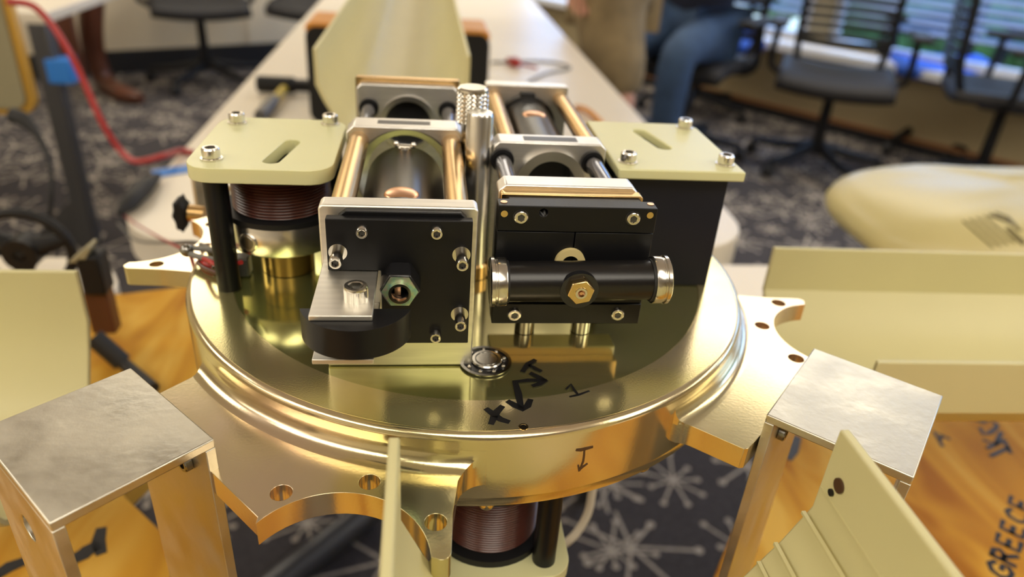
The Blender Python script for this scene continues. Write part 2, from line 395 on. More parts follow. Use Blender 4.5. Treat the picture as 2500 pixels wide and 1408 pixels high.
# ================================================================== tables and boards
TZ = -0.23
def table(label, x0, x1, y0, y1, r, legs):
    t = thing('folding_table', label, 'table', ((x0+x1)/2, (y0+y1)/2, FL))
    b = B(); b.prism(rrect(x0, x1, y0, y1, r, 8), TZ-.045, TZ); part('tabletop', b, 'laminate', t, .006)
    for x, y in legs:
        b = B(); b.cyl((x, y, FL), (x, y, TZ-.045), .016, seg=14); part('leg', b, 'grey_metal', t)
    return t
table('long white folding table running back behind the gold hub', -.395, .415, .50, 3.6, .10, [(-.3, .8), (.32, .8), (-.3, 3.3), (.32, 3.3)])
table('white table with a rounded corner at the left, under the left plywood sheet', -1.5, -.335, -.9, .455, .085, [(-1.3, -.7), (-.5, -.7), (-1.3, .25), (-.5, .25)])
table('white table at the right, under the lettered plywood sheet', .28, 1.7, -.9, .455, .05, [(1.5, -.7), (.5, -.7), (1.5, .25), (.5, .25)])
PLY = -.208
def sheet(label, pts):
    b = B(); b.prism(pts, TZ, PLY); return solo('plywood_sheet', b, 'plywood', label, 'plywood', bevel=.0015)
lp = [PZ(x, y, PLY) for x, y in ((300, 716), (490, 693), (640, 700), (560, 900), (505, 1005), (290, 1195), (400, 1300), (520, 1420))]
plyL = sheet('yellow plywood sheet under the left aluminium channel', [(-.85, .30)]+[(p.x, p.y) for p in lp]+[(-.06, -.16), (-.06, -.5), (-.85, -.5)])
rp = [PZ(x, y, PLY) for x, y in ((1840, 1180), (1790, 1290), (1742, 1408))]
plyR = sheet('yellow plywood sheet lettered GREECE at the lower right', [(.85, .16), (.28, .16)]+[(p.x, p.y) for p in rp]+[(.06, -.16), (.06, -.5), (.85, -.5)])

# ================================================================== the gold hub
hub = thing('gold_hub', 'round gold chromate metal hub with four notched corner flanges and pen marks', 'hub', (0, 0, -.032))
def arc_prof(cx, cz, r, a0, a1, n=8): return [(cx+r*math.cos(math.radians(a0+(a1-a0)*i/n)), cz+r*math.sin(math.radians(a0+(a1-a0)*i/n))) for i in range(n+1)]
prof = [(0, -.0004), (.1060, -.0004), (.1062, 0), (.1222, 0)] + arc_prof(.1222, -.0028, .0028, 90, 0) + [(.125, -.0272), (.1246, -.0274), (.1242, -.0280), (.1242, -.0316), (.1238, -.032), (0, -.032)]
b = B(); b.lathe(prof, 160); part('disc', b, 'chromate', hub)
b = B(); b.lathe([(.1062, .00004), (.1222, .00004)], 160); b.lathe([(.1222, .00004), (.1222, .00000)], 160); part('rim_face', b, 'chromate_ring', hub)
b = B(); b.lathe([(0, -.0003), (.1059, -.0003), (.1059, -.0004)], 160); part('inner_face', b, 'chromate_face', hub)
# flanges
FT, FB = -.0121, -.0212
def flange(a0):
    A = math.radians(a0); T = Matrix.Rotation(A, 4, 'Z')
    pts = [(.112, .0330)] + arc_prof(.1300, .0365, .0100, 195.7, 270, 10) + [(.1430, .0282), (.1580, .0316)]
    pts += arc_prof(.1588, .0290, .0026, 75, -20, 4) + [(.1610, .0266)]
    ca = [(.171+.0283*math.cos(math.radians(t)), .0283*math.sin(math.radians(t))) for t in [110+ (250-110)*i/22 for i in range(23)]]
    pts += ca + [(.1590, -.0272)] + [(.1208, -.0905), (.1192, -.0912)] + [(.1060, -.0850)] + arc_prof(.0985, -.0925, .0100, 70, 100, 3) + [(.090, -.080)]
    hs = [circ(.1482, .0242, .0034, 20), circ(.1372, -.0006, .0034, 20), circ(.1482, -.0250, .0034, 20)]
    b = B(); b.prism(pts, FB, FT, hs, T); part('flange', b, 'chromate', hub, .0006)
    # cove between the flange and the drum, in the sector of this flange
    cv = [(r, z+FT+.0128) for r, z in arc_prof(.131, -.0068, .0060, 180, 270, 9)]
    pl = sorted((math.hypot(x, y), math.atan2(y, x)) for x, y in arc_prof(.1300, .0365, .0100, 195.7, 270, 20))
    mi = sorted((math.hypot(x, y), math.atan2(y, x)) for x, y in [(.1060, -.0850)] + arc_prof(.0985, -.0925, .0100, 70, 100, 6) + [(.0945, -.0818)])
    def lim(tab, r):
        for (r0, a), (r1, c) in zip(tab, tab[1:]):
            if r0 <= r <= r1: return a+(c-a)*(r-r0)/max(r1-r0, 1e-9)
        return tab[0][1] if r < tab[0][0] else tab[-1][1]
    b = B(); n = 48; ringsu = []; ringsd = []
    for r, z in cv:
        a_, c_ = lim(mi, r), lim(pl, r); an = [a_+(c_-a_)*k/n for k in range(n+1)]
        ringsu.append([b.bm.verts.new(T @ Vector((r*math.cos(t), r*math.sin(t), z))) for t in an])
        ringsd.append([b.bm.verts.new(T @ Vector((r*math.cos(t), r*math.sin(t), FT-.001))) for t in an])
    for Rg in (ringsu, ringsd):
        for A_, C_ in zip(Rg, Rg[1:]):
            for k in range(n): b.bm.faces.new((A_[k], A_[k+1], C_[k+1], C_[k]))
    for k in (0, n):
        for q in range(len(cv)-1): b.bm.faces.new((ringsu[q][k], ringsu[q+1][k], ringsd[q+1][k], ringsd[q][k]))
    for q in (0, len(cv)-1):
        for k in range(n): b.bm.faces.new((ringsu[q][k], ringsu[q][k+1], ringsd[q][k+1], ringsd[q][k]))
    part('fillet', b, 'chromate', hub)
for a0 in (-106.3, -15.6, 74, 164): flange(a0)
b = B(); b.ring((.0007, -.0829, .0002), (.0007, -.0829, .0007), .0098, .0086, 48); brg = part('bearing_ring', b, 'steel_dark', hub)
b = B(); b.cyl((.0007, -.0829, -.0004), (.0007, -.0829, .0001), .0087, seg=48); part('race', b, 'black_gloss', brg)
b = B(); b.cyl((.0012, -.0823, .0000), (.0012, -.0823, .0012), .0058, seg=40, cham=.0004); part('button', b, 'steel', brg)
b = B(); b.ring((.0012, -.0823, .0012), (.0012, -.0823, .0014), .0044, .0040, 40); part('button_ring', b, 'steel_dark', brg)
for i in range(9):
    t = 2*math.pi*i/9+.2; b = B(); b.sphere((.0007+.0073*math.cos(t), -.0829+.0073*math.sin(t), .0004), .0009, 10); part('ball', b, 'steel', brg)
p = PZ(1278, 1042, .0)
b = B(); b.ring((p.x, p.y, .0000), (p.x, p.y, .0002), .0016, .0012, 20); part('pin_hole', b, 'brass', hub)
b = B(); b.cyl((p.x, p.y, .0000), (p.x, p.y, .00012), .0012, seg=20); part('pin_hole', b, 'steel_dark', hub)
def stroke(name, pts, w, m='ink', z=.00005, par=hub):
    b = B(); b.ribbon([PZ(x, y, z) for x, y in pts], w, (0, 0, 1)); return part(name, b, m, par)
U = .00078
stroke('pen_letter_x', [(1190, 1000), (1206, 1012), (1222, 1024), (1238, 1029)], .0026); stroke('pen_letter_x', [(1224, 994), (1214, 1004), (1206, 1018), (1200, 1032)], .0026)
stroke('pen_arrow', [(1256, 932), (1290, 928), (1330, 928)], .0020); stroke('pen_arrow', [(1298, 912), (1318, 922), (1331, 929), (1318, 937), (1304, 941)], .0022)
stroke('pen_arrow', [(1258, 934), (1266, 962), (1272, 996)], .0026); stroke('pen_arrow', [(1243, 981), (1258, 990), (1276, 999), (1288, 991), (1294, 978)], .0026)
stroke('pen_letter_y', [(1304, 880), (1290, 888), (1277, 905)], .0024); stroke('pen_letter_y', [(1294, 892), (1308, 900), (1319, 905)], .0018)
stroke('pen_digit', [(1383, 949), (1394, 938), (1402, 952), (1410, 962)], .0011); stroke('pen_digit', [(1393, 968), (1412, 964), (1437, 955)], .0011)
def drum(px, py, R=.12505):
    d = ray(px, py); A = d.x*d.x+d.y*d.y; Bq = CAM_C.x*d.x+CAM_C.y*d.y; Cq = CAM_C.x**2+CAM_C.y**2-R*R
    return CAM_C + d*((-Bq-math.sqrt(Bq*Bq-A*Cq))/A)
rn = lambda p: Vector((p.x, p.y, 0)).normalized()
for pts, w in (([(1409, 1098), (1418, 1098), (1430, 1095), (1445, 1091)], .0012), ([(1427, 1098), (1426, 1112), (1424, 1126), (1415, 1148)], .0007), ([(1412, 1136), (1414, 1149), (1422, 1140), (1433, 1132)], .0008)):
    b = B(); b.ribbon([drum(*q) for q in pts], w, rn); part('pen_arrow', b, 'ink_brown', hub)
for x, y in ((.0002, -.1190), (.0612, -.1020), (-.06, -.1)):
    b = B(); b.sphere((x, y, -.0345), .0033, 16); part('ball_stud', b, 'chromate', hub)
b = B(); b.cyl((0, 0, -.05), (0, 0, -.032), .03, seg=32); part('hub_boss', b, 'chromate', hub)

# ------------------------------------------------------------------ screws
def cap_screw(par, p, d, r, h, name='cap_screw', m='steel', knurl=False, washer=None):
    """socket head cap screw standing on p, pointing along d"""
    T, _ = frame(p, Vector(p)+Vector(d)); b = B(); hx = r*.52
    seg = 48 if knurl else 24
    if knurl:
        rings = []
        for z, k in ((0, 1), (h*.80, 1)):
            rings.append([b.bm.verts.new(T @ Vector(((r*(.965 if i % 2 else 1.0))*math.cos(2*math.pi*i/96), (r*(.965 if i % 2 else 1.0))*math.sin(2*math.pi*i/96), z))) for i in range(96)])
        for i in range(96): b.bm.faces.new((rings[0][i], rings[0][(i+1) % 96], rings[1][(i+1) % 96], rings[1][i]))
        b.lathe([(r*.99, h*.80), (r, h*.86), (r*.93, h), (r*.66, h)], seg, T)
    else: b.lathe([(r*.9, 0), (r, h*.1), (r, h*.85), (r*.88, h), (r*.66, h)], seg, T)
    # hex socket
    ro = [b.bm.verts.new(T @ Vector((r*.66*math.cos(2*math.pi*i/24), r*.66*math.sin(2*math.pi*i/24), h))) for i in range(24)]
    def hexr(a): a = (a+math.pi/6) % (math.pi/3)-math.pi/6; return hx/math.cos(a)
    ri = [b.bm.verts.new(T @ Vector((min(hexr(2*math.pi*i/24), r*.64)*math.cos(2*math.pi*i/24), min(hexr(2*math.pi*i/24), r*.64)*math.sin(2*math.pi*i/24), h*.97))) for i in range(24)]
    rb = [b.bm.verts.new(T @ Vector((min(hexr(2*math.pi*i/24), r*.64)*math.cos(2*math.pi*i/24), min(hexr(2*math.pi*i/24), r*.64)*math.sin(2*math.pi*i/24), h*.4))) for i in range(24)]
    cn = b.bm.verts.new(T @ Vector((0, 0, h*.35)))
    for i in range(24):
        j = (i+1) % 24
        b.bm.faces.new((ro[i], ro[j], ri[j], ri[i])); b.bm.faces.new((ri[i], ri[j], rb[j], rb[i])); b.bm.faces.new((rb[i], rb[j], cn))
    o = part(name, b, m, par, ang=30)
    q = B(); q.prism([(hx*1.1*math.cos(math.radians(60*i)), hx*1.1*math.sin(math.radians(60*i))) for i in range(6)], h*.42, h*(.60 if not knurl else .5), (), T); part('socket', q, 'slot_shadow', o)
    if washer:
        w = B(); T2 = T; w.lathe([(r*.8, 0), (washer, 0), (washer, h*.18), (r*.8, h*.18)], 28, T2, close=True); part('washer', w, 'steel', o)
    return o
def V(*a): return Vector(a)

# ------------------------------------------------------------------ coil stands
def coil_stand(name, label, cx=-.0830, cy=-.006, zf=.0282, collar=True):
    t = thing(name, label, 'coil stand', (-.0845, -.003, 0))
    b = B(); b.prism(rrect(-.1130, -.0578, -.0375, .0310, .010, 7), .0508, .0567, [rrect2(-.0797, -.0150, .0034, .0155, -.17)]); part('top_plate', b, 'fibreglass', t, .0008)
    b = B(); b.lathe([(.0165, .0476), (.0245, .0476), (.0245, .0508), (.0165, .0508)], 48, Matrix.Translation((cx, cy, 0)), close=True)
    b.lathe([(.0165, zf), (.0245, zf), (.0245, zf+.0024), (.0165, zf+.0024)], 48, Matrix.Translation((cx, cy, 0)), close=True); b.lathe([(.0150, zf), (.0170, zf), (.0170, .0508), (.0150, .0508)], 32, Matrix.Translation((cx, cy, 0)), close=True)
    part('bobbin', b, 'black_plastic', t)
    z1 = zf+.0024; pr = [(.0168, z1)]
    n = round((.0476-z1)/.0013)
    for i in range(n):
        z0 = z1+(.0476-z1)*i/n; h = (.0476-z1)/n
        pr += [(.0192, z0), (.0202, z0+h*.25), (.0204, z0+h*.5), (.0202, z0+h*.75)]
    pr += [(.0196, .0476), (.0168, .0476)]
    b = B(); b.lathe(pr, 64, Matrix.Translation((cx, cy, 0))); part('winding', b, 'enamel_wire', t, ang=60)
    if collar:
        b = B(); b.lathe([(.012, .0152), (.0232, .0152), (.0236, .0160), (.0236, .0274), (.0232, .0282), (.012, .0282)], 64, Matrix.Translation((cx, cy, 0)), close=True)
        rg = part('collar', b, 'polished', t)
        a = math.radians(242); p = V(cx+.0228*math.cos(a), cy+.0228*math.sin(a), .0212); q = p+V(math.cos(a), math.sin(a), 0)*.0014
        b = B(); b.cyl(p, q, .0042, seg=24, cham=.0004); part('boss', b, 'polished', rg)
        b = B(); b.cyl(q, q+V(math.cos(a), math.sin(a), 0)*.0002, .0028, seg=24); part('screw_hole', b, 'steel_dark', rg)
    b = B(); b.cyl((cx, cy, 0), (cx, cy, .0152 if collar else zf), .0115, seg=36); part('core', b, 'bronze', t)
    for x, y in ((-.1040, -.0270), (-.1050, .0215), (-.0650, .0245)):
        b = B(); b.cyl((x, y, 0), (x, y, .0508), .0047, seg=28); part('post', b, 'black_anodised', t)
        b = B(); b.cyl((x, y, .0567), (x, y, .0574), .0042, seg=24); part('washer', b, 'steel', t)
        cap_screw(t, V(x, y, .0574), V(0, 0, 1), .0034, .0040)
    return t
def rrect2(cx, cy, hw, hl, rot):
    p = []
    for i in range(9): a = math.pi*i/8; p.append((hw*math.cos(a), hl-hw+hw*math.sin(a)))
    for i in range(9): a = math.pi+math.pi*i/8; p.append((hw*math.cos(a), -hl+hw+hw*math.sin(a)))
    c, s = math.cos(rot), math.sin(rot)
    return [(cx+x*c-y*s, cy+x*s+y*c) for x, y in p]
csA = coil_stand('coil_stand', 'cream fibreglass plate on black posts over a brown wire coil, left of the hub')
csL = coil_stand('coil_stand', 'coil stand hanging upside down below the front of the gold hub', zf=.0150, collar=False)
csL.location = Matrix.Rotation(math.pi/2, 4, 'Z') @ V(-.0845, -.003, -.032); csL.rotation_euler = (0, 0, math.pi/2); csL.scale = (1, 1, -1)
# right stand: fibreglass plate over a closed black box
csR = thing('plate_stand', 'cream fibreglass plate on a black box at the right of the hub', 'plate stand', (.084, .006, 0))
b = B(); b.prism([(.0570, -.0285), (.1118, -.0285), (.1118, .0360), (.1090, .0405), (.1060, .0420), (.0570, .0420)], .0535, .0578, [rrect2(.0828, .0150, .0034, .0155, .21)]); part('top_plate', b, 'fibreglass', csR, .0006)
b = B(); b.box(.0580, .1080, -.0218, -.0188, 0, .0535).box(.1050, .1080, -.0188, .035, 0, .0535).box(.0580, .1050, .032, .035, 0, .0535); part('panel_box', b, 'navy_panel', csR, .0004)
for x, y in ((.0628, -.0195), (.1059, -.0190), (.1052, .0350)):
    b = B(); b.cyl((x, y, .0578), (x, y, .0584), .0042, seg=24); part('washer', b, 'steel', csR); cap_screw(csR, V(x, y, .0584), V(0, 0, 1), .0034, .0040)

# ------------------------------------------------------------------ slide modules
def plate_y(x0, x1, z0, z1, y0, y1, ch=.003, holes=()):
    b = B(); b.prism([(x0, z0), (x1, z0), (x1, z1-ch), (x1-ch, z1), (x0+ch, z1), (x0, z1-ch)], y0, y1, holes, XZ); return b
def dhole(cx, cz, r, n=28):
    p = [(cx+r*math.cos(math.pi*i/n), cz+r*math.sin(math.pi*i/n)) for i in range(n+1)]; return p + [(cx-r, cz-r*.9), (cx+r, cz-r*.9)]
mA = thing('slide_module', 'left slide module with gold rods, black barrel and square black face plate', 'instrument', (-.0307, -.002, 0))
cx = -.0307
b = plate_y(-.0565, -.0046, 0, .0628, -.0850, -.0775, .0012); part('end_plate', b, 'aluminium_brushed', mA, .0006)
b = plate_y(-.0562, -.0052, .0, .0622, .0050, .0185, .0032, [circ(cx, .0397, .0213, 56)]); mp_ = part('carriage', b, 'aluminium', mA, .0005)
b = B(); b.box(-.0430, -.0200, .0098, .0148, .0620, .06235); part('slot', b, 'slot_shadow', mp_)
b = plate_y(-.0578, -.0050, .0, .0622, .0800, .0862, .0024, [circ(cx-.0005, .0420, .0125, 40)]); part('end_plate', b, 'aluminium', mA, .0005)
b = B(); b.ring((cx-.0005, .0785, .0420), (cx-.0005, .0805, .0420), .0150, .0122, 48); part('bezel', b, 'polished', mA)
b = B(); b.cyl((cx-.0005, .0830, .0420), (cx-.0005, .0868, .0420), .0126, seg=40); part('plug', b, 'black_gloss', mA)
b = plate_y(-.0588, -.0040, .0, .0642, .0864, .0905, .0006); part('backing_plate', b, 'bronze', mA)
for x in (-.0508, -.0108):
    b = B(); b.cyl((x, -.0775, .0555), (x, .0050, .0555), .0043, seg=32); part('gold_rod', b, 'bronze', mA)
for x in (-.0516, -.0102):
    b = B(); b.cyl((x, .0185, .0500), (x, .0800, .0500), .0036, seg=28); part('black_rod', b, 'black_steel', mA)
    b = B(); b.ring((x, .0775, .0500), (x, .0800, .0500), .0050, .0036, 28); part('rod_collar', b, 'black_plastic', mA)
b = B(); b.lathe([(0, 0), (.0165, 0), (.0165, .0745), (.0155, .0770), (.0142, .0800), (0, .0800)], 56, Matrix.Translation((cx, -.0775, .0400)) @ Matrix.Rotation(-math.pi/2, 4, 'X')); br = part('barrel', b, 'black_satin', mA)
b = B(); b.sphere((cx, -.0560, .0553), .0064, 24, (1, 1.05, .30)); part('copper_window', b, 'copper', br)
b = B(); b.cyl((cx, -.0065, .0550), (cx, -.0065, .0577), .0030, seg=20, cham=.0005).cyl((cx-.0042, -.006, .0576), (cx+.0042, -.007, .0576), .0008, seg=10).sphere((cx-.0036, -.006, .0582), .0013, 10).sphere((cx+.0036, -.007, .0582), .0013, 10); part('wing_screw', b, 'steel', br)
b = B(); b.lathe([(.0213, 0), (.0172, .006), (.0172, .0135), (.0213, .0135)], 64, Matrix.Translation((cx, .0052, .0397)) @ Matrix.Rotation(-math.pi/2, 4, 'X'), close=True); part('bore_lip', b, 'aluminium', mA)
b = B(); b.box(-.0462, -.0152, -.0775, .0050, .0, .0430); part('shade_block', b, 'black_plastic', mA)  # black block added to darken the gaps beside the barrel
# black face plate, stepped
FY = -.0915
b = B(); b.prism([(-.0526, .0135+.0290), (-.0365, .0135+.0290), (-.0365, .0140), (-.0068, .0140), (-.0068, .0607), (-.0535, .0607), (-.0535, .0425)], FY, FY+.0035, (), XZ); fp = part('face_plate', b, 'black_anodised', mA, .0003)
b = B(); b.prism([(-.0500, .0430), (-.0360, .0430), (-.0360, .0150), (-.0085, .0150), (-.0085, .0600), (-.0105, .0620), (-.0475, .0620), (-.0500, .0600)], FY+.0035, -.0850, (), XZ); part('spacer_plate', b, 'black_anodised', mA, .0003)
for x, z in ((-.0420, .0572), (-.0184, .0573), (-.0182, .0178)): cap_screw(mA, V(x, FY, z), V(0, -1, 0), .0020, .0030)
for x, z in ((-.0500, .0493), (-.0102, .0490), (-.0101, .0262)):
    b = B(); b.cyl((x, FY, z), (x, FY-.0006, z), .0030, seg=28); part('washer', b, 'steel', mA)
    b = B(); b.cyl((x, FY-.0006, z), (x, FY-.0058, z), .0018, seg=24); part('spring', b, 'steel_dark', mA)
    cap_screw(mA, V(x, FY-.0050, z), V(0, -1, 0), .0021, .0036)
b = B(); b.box(-.0560, -.0375, -.1196, -.0850, .0403, .0421); bt = part('bracket', b, 'aluminium_brushed', mA, .0003)
b = B(); b.box(-.0560, -.0375, -.1196, -.0850, .0248, .0266); part('bracket', b, 'aluminium_brushed', mA, .0003)
R_ = .0172; yc = -.1080
a0 = math.asin((-.1123-yc)/R_); pts = [( -.0430+R_*math.cos(a), yc+R_*math.sin(a)) for a in [math.pi-a0+(math.pi+2*a0)*i/40 for i in range(41)]]
b = B(); b.prism(pts, .0302, .0403); part('half_disc', b, 'black_anodised', mA, .0003)
cap_screw(mA, V(-.0430, -.1095, .0421), V(0, 0, 1), .0037, .0048, knurl=True)
hc = (-.0300, .0402)
hx = [(hc[0]+.0066*math.cos(math.radians(60*i)), hc[1]+.0066*math.sin(math.radians(60*i))) for i in range(6)]
b = B(); b.prism(hx, -.1010, FY, [circ(hc[0], hc[1], .0028, 20)], XZ); nt_ = part('hex_nut', b, 'black_gloss', mA, .0005)
hx2 = [(hc[0]+.0058*math.cos(math.radians(60*i)), hc[1]+.0058*math.sin(math.radians(60*i))) for i in range(6)]
b = B(); b.prism(hx2, -.1016, -.1010, [circ(hc[0], hc[1], .0028, 20)], XZ); part('nut_face', b, 'iridescent', nt_)
b = B(); b.ring((hc[0], -.1030, hc[1]), (hc[0], -.1012, hc[1]), .0036, .0027, 28); part('socket', b, 'steel', nt_)
b = B(); b.box(hc[0]-.0018, hc[0]+.0002, -.0990, -.0960, hc[1]-.0026, hc[1]+.0026); part('copper_pin', b, 'copper', nt_)

mB = thing('clamp_module', 'right slide module with black clamp block, crosswise black cylinder and brass nut', 'instrument', (.0300, -.0015, 0))
cx = .0300
b = plate_y(.0040, .0560, .0060, .0628, -.0628, -.0530, .0026); part('end_plate', b, 'aluminium', mB, .0005)
b = plate_y(.0062, .0540, .0, .0637, -.0155, -.0040, .0022, [dhole(cx+.001, .0460, .0108)]); mp_ = part('carriage', b, 'aluminium', mB, .0005)
b = B(); b.box(.0190, .0420, -.0125, -.0070, .0635, .06385); part('slot', b, 'slot_shadow', mp_)
b = B(); b.lathe([(.0108, 0), (.0150, 0), (.0122, .003), (.0108, .003)], 40, Matrix.Translation((cx+.001, -.0185, .0460)) @ Matrix.Rotation(-math.pi/2, 4, 'X'), math.radians(-200), math.radians(20), close=True); part('bezel', b, 'polished', mB)
b = B(); b.prism(dhole(cx+.001, .0460, .0107), -.0060, -.0045, (), XZ); part('plug', b, 'black_gloss', mB)
b = plate_y(.0100, .0550, .0, .0637, .0850, .0930, .0006); part('end_plate', b, 'aluminium', mB, .0005)
for x in (.0098, .0482):
    b = B(); b.cyl((x, -.0530, .0562), (x, -.0155, .0562), .0036, seg=28); part('black_rod', b, 'black_steel', mB)
    b = B(); b.ring((x, -.0180, .0562), (x, -.0155, .0562), .0049, .0036, 28); part('rod_collar', b, 'black_plastic', mB)
for x in (.0145, .0510):
    b = B(); b.cyl((x, -.0040, .0570), (x, .0850, .0570), .0040, seg=28); part('gold_rod', b, 'bronze', mB)
b = B(); b.lathe([(0, 0), (.0145, 0), (.0145, .0830), (.0160, .0835), (.0160, .0880), (0, .0880)], 56, Matrix.Translation((.0325, -.0035, .0430)) @ Matrix.Rotation(-math.pi/2, 4, 'X')); br = part('barrel', b, 'black_satin', mB)
b = B(); b.sphere((.0325, .0530, .0566), .0060, 24, (1, 1.05, .28)); part('copper_window', b, 'copper', br)
b = B(); b.box(.0285, .0365, .0800, .0846, .0560, .0605); part('lug', b, 'black_plastic', br, .0008)
b = plate_y(.0044, .0562, .0100, .0612, -.0676, -.0628, .0006); part('brass_plate', b, 'bronze', mB, .0003)
b = plate_y(.0062, .0555, .0170, .0605, -.0755, -.0676, .0008); part('back_block', b, 'black_anodised', mB, .0003)
BY = -.0820
b = B(); b.prism([(.0022, .0533), (.0573, .0533), (.0573, .0626), (.0022, .0626)], BY, -.0755, [circ(.0177, .0603, .0014, 18)], XZ); part('clamp_bar', b, 'black_anodised', mB, .0003)
for x0, x1 in ((.0022, .02925), (.02965, .0573)):
    b = B(); b.box(x0, x1, BY+.0004, -.0755, .0250, .0530); part('clamp_jaw', b, 'black_anodised', mB, .0003)
b = B(); b.box(.0022, .0573, BY, -.0755, .0163, .0247); part('clamp_base', b, 'black_anodised', mB, .0003)
for x, z in ((.0100, .0587), (.0489, .0590), (.0103, .0203), (.0487, .0206)):
    b = B(); b.cyl((x, BY-.0001, z), (x, BY, z), .0027, seg=24); part('counterbore', b, 'black_gloss', mB)
    cap_screw(mB, V(x, BY-.0001, z), V(0, -1, 0), .0023, .0011)
for x, z in ((.0043, .0597), (.0548, .0602)):
    b = B(); b.cyl((x, BY-.0002, z), (x, BY, z), .0012, seg=18); part('set_screw', b, 'brass', mB)
for x, y in ((.0043, -.0788), (.0557, -.0780)):
    b = B(); b.cyl((x, y, .0626), (x, y, .0628), .0012, seg=18); part('set_screw', b, 'copper', mB)
c0 = V(.0062, -.0895, .0378); c1 = V(.0556, -.0895, .0390); cdv = (c1-c0).normalized()
b = B(); b.cyl(c0, c1, .0070, seg=48); cb = part('cross_cylinder', b, 'black_satin', mB)
for q, s_ in ((c0, -1), (c1, 1)):
    b = B(); b.cyl(q, q+cdv*s_*.0008, .0074, seg=40); part('gasket', b, 'black_rubber', cb)
    T, _ = frame(q+cdv*s_*.0008, q+cdv*s_*.01)
    b = B(); b.lathe([(0, 0), (.0082, 0), (.0084, .0004), (.0084, .0030), (.0080, .0033), (.0080, .0038), (.0086, .0041), (.0086, .0052), (.0080, .0056), (0, .0056)], 48, T); part('end_cap', b, 'steel', cb)
mid = (c0+c1)*.5+V(-.0012, 0, 0)
b = B(); b.cyl(mid+V(0, -.0050, .0000), mid+V(0, -.0073, .0000), .0066, seg=32); part('nut_seat', b, 'black_gloss', cb)
hx = [(mid.x+.0047*math.cos(math.radians(60*i+14)), mid.z+.0006+.0047*math.sin(math.radians(60*i+14))) for i in range(6)]
b = B(); b.prism(hx, mid.y-.0100, mid.y-.0070, [circ(mid.x, mid.z+.0006, .0018, 20)], XZ); nb = part('brass_nut', b, 'brass', cb, .0004)
b = B(); b.ring(V(mid.x, mid.y-.0104, mid.z+.0006), V(mid.x, mid.y-.0080, mid.z+.0006), .0020, .0013, 24); part('ferrule', b, 'steel', nb)
b = B(); b.cyl(V(mid.x, mid.y-.0080, mid.z+.0006), V(mid.x, mid.y-.0102, mid.z+.0006), .0006, seg=14).cyl(V(mid.x, mid.y-.0080, mid.z+.0006), V(mid.x, mid.y-.0082, mid.z+.0006), .0013, seg=18); part('wire_pin', b, 'copper', nb)
b = B(); b.ring((.0285, -.0835, .0418), (.0285, -.0816, .0418), .0054, .0030, 32); part('washer', b, 'beige_washer', mB)
for x in (.0181, .0411):
    b = B(); b.cyl((x, -.0600, 0), (x, -.0600, .0060), .0040, seg=28); part('foot', b, 'polished', mB)
# middle posts
p = thing('centre_post', 'polished steel post standing between the two slide modules', 'post', (.0002, -.012, 0))
b = B(); b.lathe([(0, .0070), (.0057, .0070), (.0057, .0735), (.0050, .0748), (0, .0748)], 40, Matrix.Translation((.0002, -.012, 0))); part('shaft', b, 'polished', p)
b = B(); b.lathe([(0, 0), (.0068, 0), (.0068, .0060), (.0060, .0070), (0, .0070)], 36, Matrix.Translation((.0002, -.012, 0))); part('base_sleeve', b, 'bronze', p)
p = thing('knurled_knob', 'diamond knurled steel knob behind the polished centre post', 'knob', (-.0022, .006, 0))
b = B(); n = 40; rows = 14; vs = []
for j in range(rows+1):
    z = .0660+.0130*j/rows
    vs.append([b.bm.verts.new((-.0022+(.0067+(.00035 if (i+j) % 2 else -.0001))*math.cos(2*math.pi*i/n), .006+(.0067+(.00035 if (i+j) % 2 else -.0001))*math.sin(2*math.pi*i/n), z)) for i in range(n)])
for j in range(rows):
    for i in range(n):
        i2 = (i+1) % n
        if (i+j) % 2: b.bm.faces.new((vs[j][i], vs[j][i2], vs[j+1][i])); b.bm.faces.new((vs[j][i2], vs[j+1][i2], vs[j+1][i]))
        else: b.bm.faces.new((vs[j][i], vs[j][i2], vs[j+1][i2])); b.bm.faces.new((vs[j][i], vs[j+1][i2], vs[j+1][i]))
part('grip', b, 'steel', p, ang=5)
b = B(); b.lathe([(0, .0790), (.0068, .0790), (.0066, .0800), (.0058, .0806), (0, .0806)], 40, Matrix.Translation((-.0022, .006, 0))); part('cap', b, 'steel', p)
b = B(); b.cyl((-.0022, .006, 0), (-.0022, .006, .0660), .0045, seg=24); part('stem', b, 'steel_dark', p)

# ------------------------------------------------------------------ aluminium channels bolted to the flange corners
def channel(label, c, ang, w, l, foot, slots=True):
    """inverted U: walls face the hub and away from it; ang = direction from the hub outwards"""
    t = thing('aluminium_channel', label, 'channel', (c[0], c[1], foot), 'aluminium channels at the four hub corners')
    T = Matrix.Translation((c[0], c[1], 0)) @ Matrix.Rotation(ang, 4, 'Z'); th = .0034; o_ = -.0003
    b = B(); b.box(-w/2, w/2, -l/2, l/2, o_-th, o_, T); part('web', b, 'aluminium_worn', t, .0005)
    for s_ in (-1, 1):
        hs = [circ(0, -.022, .0045, 18), circ(0, -.06, .0045, 18)] if s_ > 0 else [circ(.012, -.016, .003, 16)]
        x0, x1 = (w/2-th, w/2) if s_ > 0 else (-w/2, -w/2+th)
        W = T @ Matrix(((0, 0, 1, 0), (1, 0, 0, 0), (0, 1, 0, 0), (0, 0, 0, 1)))
        b = B(); b.prism([(-l/2, foot), (l/2, foot), (l/2, o_-th), (-l/2, o_-th)], x0, x1, hs, W); fl = part('wall', b, 'aluminium_worn', t, .0003)
        if s_ < 0:
            for y in (-.014, .014):
                q = T @ V(-w/2+th, y, -.015); q2 = T @ V(-w/2+th+.004, y, -.015)
                cap_screw(fl, q, q2-q, .0032, .0028, name='bolt', m='steel_dark')
    return t
channel('scratched aluminium channel at the front left corner of the hub', (-.1226, -.1206), math.atan2(-.0335, -.0345), .0475, .0540, PLY)
